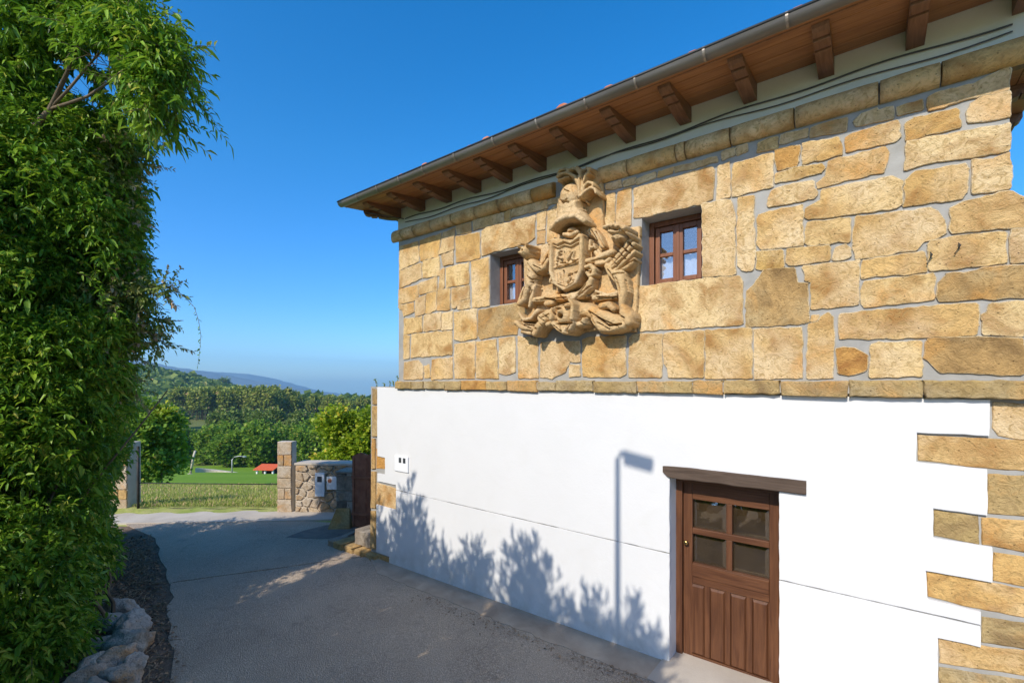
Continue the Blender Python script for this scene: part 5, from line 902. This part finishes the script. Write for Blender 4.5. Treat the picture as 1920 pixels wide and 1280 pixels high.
# ------------------------------------------------------------------ trees and buildings of the valley
def at(px, t, z=None):
    p = CAM + FW*t + RT*(t*(px-960)/870); x, y = p.x, p.y
    r = math.hypot(x-CAM.x, y-CAM.y); ph = math.atan2((p-CAM).dot(RT), (p-CAM).dot(FW))
    return Vector((x, y, terr(r, ph) if z is None else z))
def make_tree(name, h, wd, lobes, nleaf, ls, m, seed, trunk_h=.25, cone=0.0, parent_empty=True, tr=.03, flat=.8):
    t = empty(name); R = random.Random(seed); rn = np.random.default_rng(seed); bl = []
    for i in range(lobes):
        a = R.uniform(0, 6.28); f = R.random(); zz = h*(trunk_h+(1-trunk_h)*(.10+.78*f)); rr = wd*(1-cone*f)*(.25+.5*math.sqrt(max(0, 1-(2*f-.85)**2*.6)))*R.uniform(.55, 1.0)
        br = wd*R.uniform(.28, .48)*(1-cone*f*.8); bl.append((math.cos(a)*rr, math.sin(a)*rr, zz, br, br*flat))
    P, D, T = blob_points(bl, nleaf/ (sum(b[3]**2 for b in bl)*4*PI), rn, .25, .75, 4, ls, 1.2/wd*2)
    leaf_mesh('crown', P, D+np.array([0,0,.2]), rn.uniform(.6, 1.25, len(P))*ls, T, .6, m=m, seed=seed, quad=True, parent=t)
    bm = bmesh.new(); tube_bm(bm, [(0,0,-.3),(R.uniform(-.05,.05)*h*.2,0,h*trunk_h),(R.uniform(-.1,.1)*h*.2,R.uniform(-.05,.05)*h,h*.7)], [tr*h,tr*h*.75,tr*h*.2], 6)
    for k in range(4):
        a = R.uniform(0, 6.28); z0 = h*R.uniform(trunk_h*.9, .5); tube_bm(bm, [(0,0,z0),(math.cos(a)*wd*.3,math.sin(a)*wd*.3,z0+h*.12),(math.cos(a)*wd*.55,math.sin(a)*wd*.55,z0+h*.25)], [tr*h*.4,tr*h*.25,tr*h*.08], 5)
    bmobj('trunk', bm, M['bark'], t); return t
def place(proto, first, loc, s, rz, label, cat='tree', group=None, sz=None):
    o = proto if first else copy_tree(proto); o.location = loc; o.rotation_euler = (0, 0, rz); o.scale = (s, s, sz or s)
    o['label'] = label; o['category'] = cat
    if group: o['group'] = group
    return o
R = random.Random(77)
broad = [make_tree('broadleaf_tree', 10, 4.2, 16, 5200, .75, M['leaf_tree'], 200+i, .12) for i in range(4)]
used = [False]*4
ROW = [(395,97,.95),(425,90,1.05),(455,99,1.12),(490,92,1.12),(520,98,1.05),(548,101,1.15),(575,92,1.1),(605,99,1.2),(632,94,1.1),(660,98,1.15),(690,95,1.1),(372,104,.9),(345,112,1.0),(318,100,1.05),(292,105,1.15),(265,98,1.2),(240,104,1.2),(412,108,1.15),(470,112,1.2),(535,114,1.15),(590,115,1.2),(640,116,1.25)]
GL = 'bright green broadleaf tree in the back of the row beyond the lawn'
ORD = ['first','second','third','fourth','fifth','sixth','seventh','eighth','ninth','tenth','eleventh','twelfth']
FRONT = sorted([q for q in ROW if q[1] < 102.5 and 300 < q[0]], key=lambda q: q[0])
for i, (px, t, s) in enumerate(ROW):
    k = i % 4; place(broad[k], not used[k], at(px, t), s*.70*R.uniform(.85, 1.1), R.uniform(0, 6), (ORD[FRONT.index((px, t, s))]+' bright green tree from the left in the front row beyond the lawn') if (px, t, s) in FRONT else GL, group='broadleaf trees beyond the lawn'); used[k] = True
dk = [make_tree('dark_tree', 12, 4.8, 14, 3600, .95, M['leaf_dark'], 230+i, .15) for i in range(3)]; used = [False]*3
i = 0
for px in range(285, 700, 16):
    t = R.uniform(150, 185); k = i % 3
    if not (345 < px < 400): place(dk[k], not used[k], at(px+R.uniform(-6, 6), t), R.uniform(.5, .78), R.uniform(0, 6), 'dark rounded tree in the belt below the pine wood', group='dark trees below the pine wood'); used[k] = True; i += 1
pine = [make_tree('pine_tree', 19, 3.6, 10, 1500, 1.2, M['leaf_pine'], 250+i, .45, .35, tr=.014, flat=.7) for i in range(3)]; used = [False]*3
i = 0
for row in range(4):
    for px in range(325 if row == 0 else 335, 520+row*12, 9):
        k = i % 3; t = 238+row*14+R.uniform(-4, 4); place(pine[k], not used[k], at(px+R.uniform(-3, 3), t), R.uniform(.66, .86), R.uniform(0, 6), 'tall bare-trunked pine in the pine wood on the slope', group='pines on the slope'); used[k] = True; i += 1
for px in range(520, 700, 10):
    k = i % 3; t = 260+R.uniform(-25, 25); place(pine[k], False, at(px+R.uniform(-3, 3), t), R.uniform(.45, .62), R.uniform(0, 6), 'young pine in the plantation right of the pine wood', group='young pines'); i += 1
# wooded ridge: one mass of crowns
P = []; D = []; T = []; Z = []; q = np.random.default_rng(99)
for i in range(5200):
    t = 300+ (q.random()**.8)*330; px = q.uniform(235, 720); p = at(px, t)
    cl_ = mnoise.noise(Vector((p.x*.01, p.y*.01, 5)))
    if (446 < px < 490 and 545 < t < 605) or (330 < px < 372 and 430 < t < 480) or (540 < px < 590 and 470 < t < 520): continue
    h = q.uniform(5, 9)*(1.3 if q.random() < .06 else 1); n = 15; a = q.normal(0, 1, (n,3)); a /= np.linalg.norm(a, axis=1, keepdims=True); a[:,2] = abs(a[:,2])*.9
    P.append(np.array(p)+a*np.array([h*.55, h*.55, h])); D.append(a+q.normal(0,.6,(n,3))); T.append(np.full(n, .4+.3*cl_+q.normal(0,.15))+q.normal(0,.08,n)); Z.append(np.full(n, h*.55))
P, D, T, Z = map(np.concatenate, (P, D, T, Z)); o = leaf_mesh('forest', P, D, Z, T, .7, m=M['leaf_dark'], seed=50, quad=True); tag(o, 'mixed woodland covering the long ridge under the blue mountains', 'forest', kind='stuff')
lt = make_tree('ridge_tree', 13, 5.5, 9, 900, 1.3, M['leaf_dark'], 300, .2); place(lt, True, at(419, 590), 1.15, 0, 'lone round tree standing up on the skyline of the ridge')
# yellow-green tree behind the rubble wall, young tree on the lawn
yt = make_tree('yellow_green_tree', 4.4, 1.12, 24, 22000, .10, M['leaf_yellow'], 310, .22, tr=.018); place(yt, True, at(664, 13.6, -1.75), .90, 0, 'bright yellow-green tree behind the rubble wall beside the white wall')
yg = make_tree('young_tree', 5.2, 1.25, 22, 7000, .17, M['leaf_yellow'], 311, .2, .45, tr=.014); place(yg, True, at(303, 25, None), 1.0, 1, 'slim young light green tree with pale trunk at the left of the lawn')
ys = make_tree('young_tree', 4.5, 1.5, 18, 6500, .17, M['leaf_tree'], 312, .1, .2, tr=.014); place(ys, True, at(268, 24), 1.15, 1, 'bushy dull green tree between the hedge and the slim young tree')
# far house by the pines
fh = empty('far_house', at(326, 190)); tag(fh, 'distant stone house with a pale gable half hidden in trees left of the pine wood', 'house')
for nm, v, f, m in (('wall', [(-5,-3,0),(5,-3,0),(5,3,0),(-5,3,0),(-5,-3,6.4),(5,-3,6.4),(5,3,6.4),(-5,3,6.4),(-5,0,8.6),(5,0,8.6)], [(0,1,5,4),(2,3,7,6),(0,4,8,7,3),(1,2,6,9,5)], 'stone_rubble'), ('roof', [(-5.3,-3.4,6.2),(5.3,-3.4,6.2),(5.3,0,8.8),(-5.3,0,8.8),(5.3,3.4,6.2),(-5.3,3.4,6.2)], [(0,1,2,3),(3,2,4,5)], 'stone_brown')): meshobj(nm, v, f, M[m], fh)
boxo('chimney', -4.2, -3.4, -.4, .4, 8.2, 10.0, M['white_plastic'], fh, .02)
for x in (-3, 0, 2.6): boxo('window', x, x+.9, -3.03, -2.99, 3.2, 4.6, M['black'], fh, 0)
# curved low wall, lane lamp, leaning post, hut with red roof, pylon
cw = empty('curved_wall', at(440, 62)); tag(cw, 'long low pale wall curving along the far edge of the lawn', 'wall')
bm = bmesh.new(); rings = []
for i in range(25):
    px = 366+ (487-366)*i/24; t = 70-6*(i/24)**2+3*math.sin(i/24*3); p = at(px, t); z = 2.7+(715-lerp(px, [366,400,440,470,487], [876,879,884,889,892]))/870*t; zb = z-.95; rings.append([bm.verts.new(v) for v in ((p.x, p.y, zb-1.5), (p.x, p.y, z-.12), (p.x-.15, p.y+.35, z-.12), (p.x-.15, p.y+.35, zb-1.5))])
for A, B in zip(rings, rings[1:]):
    for k in range(3): bm.faces.new((A[k], B[k], B[k+1], A[k+1]))
bmesh.ops.recalc_face_normals(bm, faces=bm.faces[:]); par(bmobj('wall_body', bm, M['concrete']), cw)
bm = bmesh.new(); rr = [[bm.verts.new(v.co+Vector((0,0,0))) for v in r] for r in []]; bm.free()
ll = empty('lawn_lamp', at(435, 66)); tag(ll, 'grey lamp post with curved arm behind the low wall on the lawn', 'street lamp')
b = ll.location; zt_ = 2.7-(856-715)/870*66
tubeo('post', [(0,0,-.5),(0,0,zt_-b.z-.4),(.25,.2,zt_-b.z-.05),(.8,.6,zt_-b.z+.1),(1.4,1.0,zt_-b.z+.05)], [.09,.08,.07,.06,.06], M['steel'], ll, 8); boxo('lamp_head', 1.25, 1.95, .85, 1.15, zt_-b.z-.02, zt_-b.z+.12, M['steel'], ll, .03)
lp = empty('leaning_post', at(356, 58)); tag(lp, 'pale post leaning to the right beside the lawn', 'post'); tubeo('post', [(0,0,-.4),(.35,.25,2.0),(.55,.4,2.9)], .13, M['concrete'], lp, 8); boxo('base_plate', -.25, .25, -.2, .2, -.1, .05, M['concrete'], lp, .02)
hut = empty('red_roofed_hut', at(502, 60), .55); tag(hut, 'small white hut with a bright red roof at the far edge of the lawn', 'hut')
hz = 2.7+(715-893)/870*60-hut.location.z
for a, b_ in ((-1.15,-.95),(-.05,.15),(1.0,1.2)): boxo('pillar', a, b_, -.7, -.5, hz-.6, hz+1.0, M['white_plastic'], hut, .01)
boxo('back_wall', -1.15, 1.2, .5, .6, hz-.6, hz+1.0, M['black'], hut, .01); bm = bmesh.new(); V = [bm.verts.new(v) for v in ((-1.35,-1.0,hz+.98),(1.4,-1.0,hz+.98),(1.4,.8,hz+1.42),(-1.35,.8,hz+1.42),(-1.35,-1.0,hz+1.06),(1.4,-1.0,hz+1.06),(1.4,.8,hz+1.5),(-1.35,.8,hz+1.5))]
for f in ((3,2,1,0),(4,5,6,7),(0,1,5,4),(1,2,6,5),(2,3,7,6),(3,0,4,7)): bm.faces.new([V[i] for i in f])
bmobj('roof', bm, M['paint_red'], hut)
up = empty('utility_pole', at(507, 120)); tag(up, 'white utility pole with crossarms among the trees', 'pole'); h = 2.7+(715-802)/870*120-up.location.z
tubeo('pole', [(0,0,-1),(0,0,h)], .22, M['concrete'], up, 8); boxo('crossarm', -1.0, 1.0, -.1, .1, h-.35, h-.1, M['concrete'], up, .01); boxo('crossarm', -.6, .6, -.1, .1, h-1.2, h-1.0, M['concrete'], up, .01)
for i, (px, t) in enumerate(((398, 26), (515, 26))):
    bm = bmesh.new(); bmesh.ops.create_icosphere(bm, subdivisions=2, radius=.10); o = bmobj('tee_marker', bm, M['white_plastic'], None, True); p = at(px, t, None); o.location = (p.x, p.y, p.z+.06); tag(o, ['white ball marker on the middle of the lawn', 'white ball marker on the lawn next to the gate pillar'][i], 'marker')
# grass blades over the near field
n = 16000; q = np.random.default_rng(31); t = 10.35+q.random(n)**1.4*9; px = q.uniform(205, 540, n); P = np.array([tuple(at(a, b)) for a, b in zip(px, t)])
o = leaf_mesh('field_grass', P, q.normal(0,.5,(n,3))+np.array([0,0,1.0]), q.uniform(.05,.13,n), q.random(n), .12, m=None, seed=33, droop=.1); M['blade'] = leafm('grass_blade', (.20,.30,.04), (.38,.40,.10), (.56,.48,.20), .3, .8, .1); o.data.materials.append(M['blade']); tag(o, 'dry uneven grass of the near field beyond the gate', 'grass', kind='stuff')

# ------------------------------------------------------------------ air
hm = N('haze_air'); pv = hm.n('ShaderNodeVolumePrincipled'); pv.inputs['Color'].default_value = (.33,.67,1.0,1); pv.inputs['Density'].default_value = .00017; pv.inputs['Anisotropy'].default_value = 0.0; hm.l(pv.outputs[0], hm.out.inputs['Volume'])
top = 262.0; bot = -1500.0
lo = min(min(v.co.z for v in o.data.vertices) for o in bpy.data.objects if o.name in ('mountains','hillside','meadow','lawn','field','ground')); bot = lo-1.0
bm = bmesh.new(); box(bm, -5200, 5200, -5200, 5200, bot, top); tag(bmobj('haze', bm, hm.m), kind='stuff')
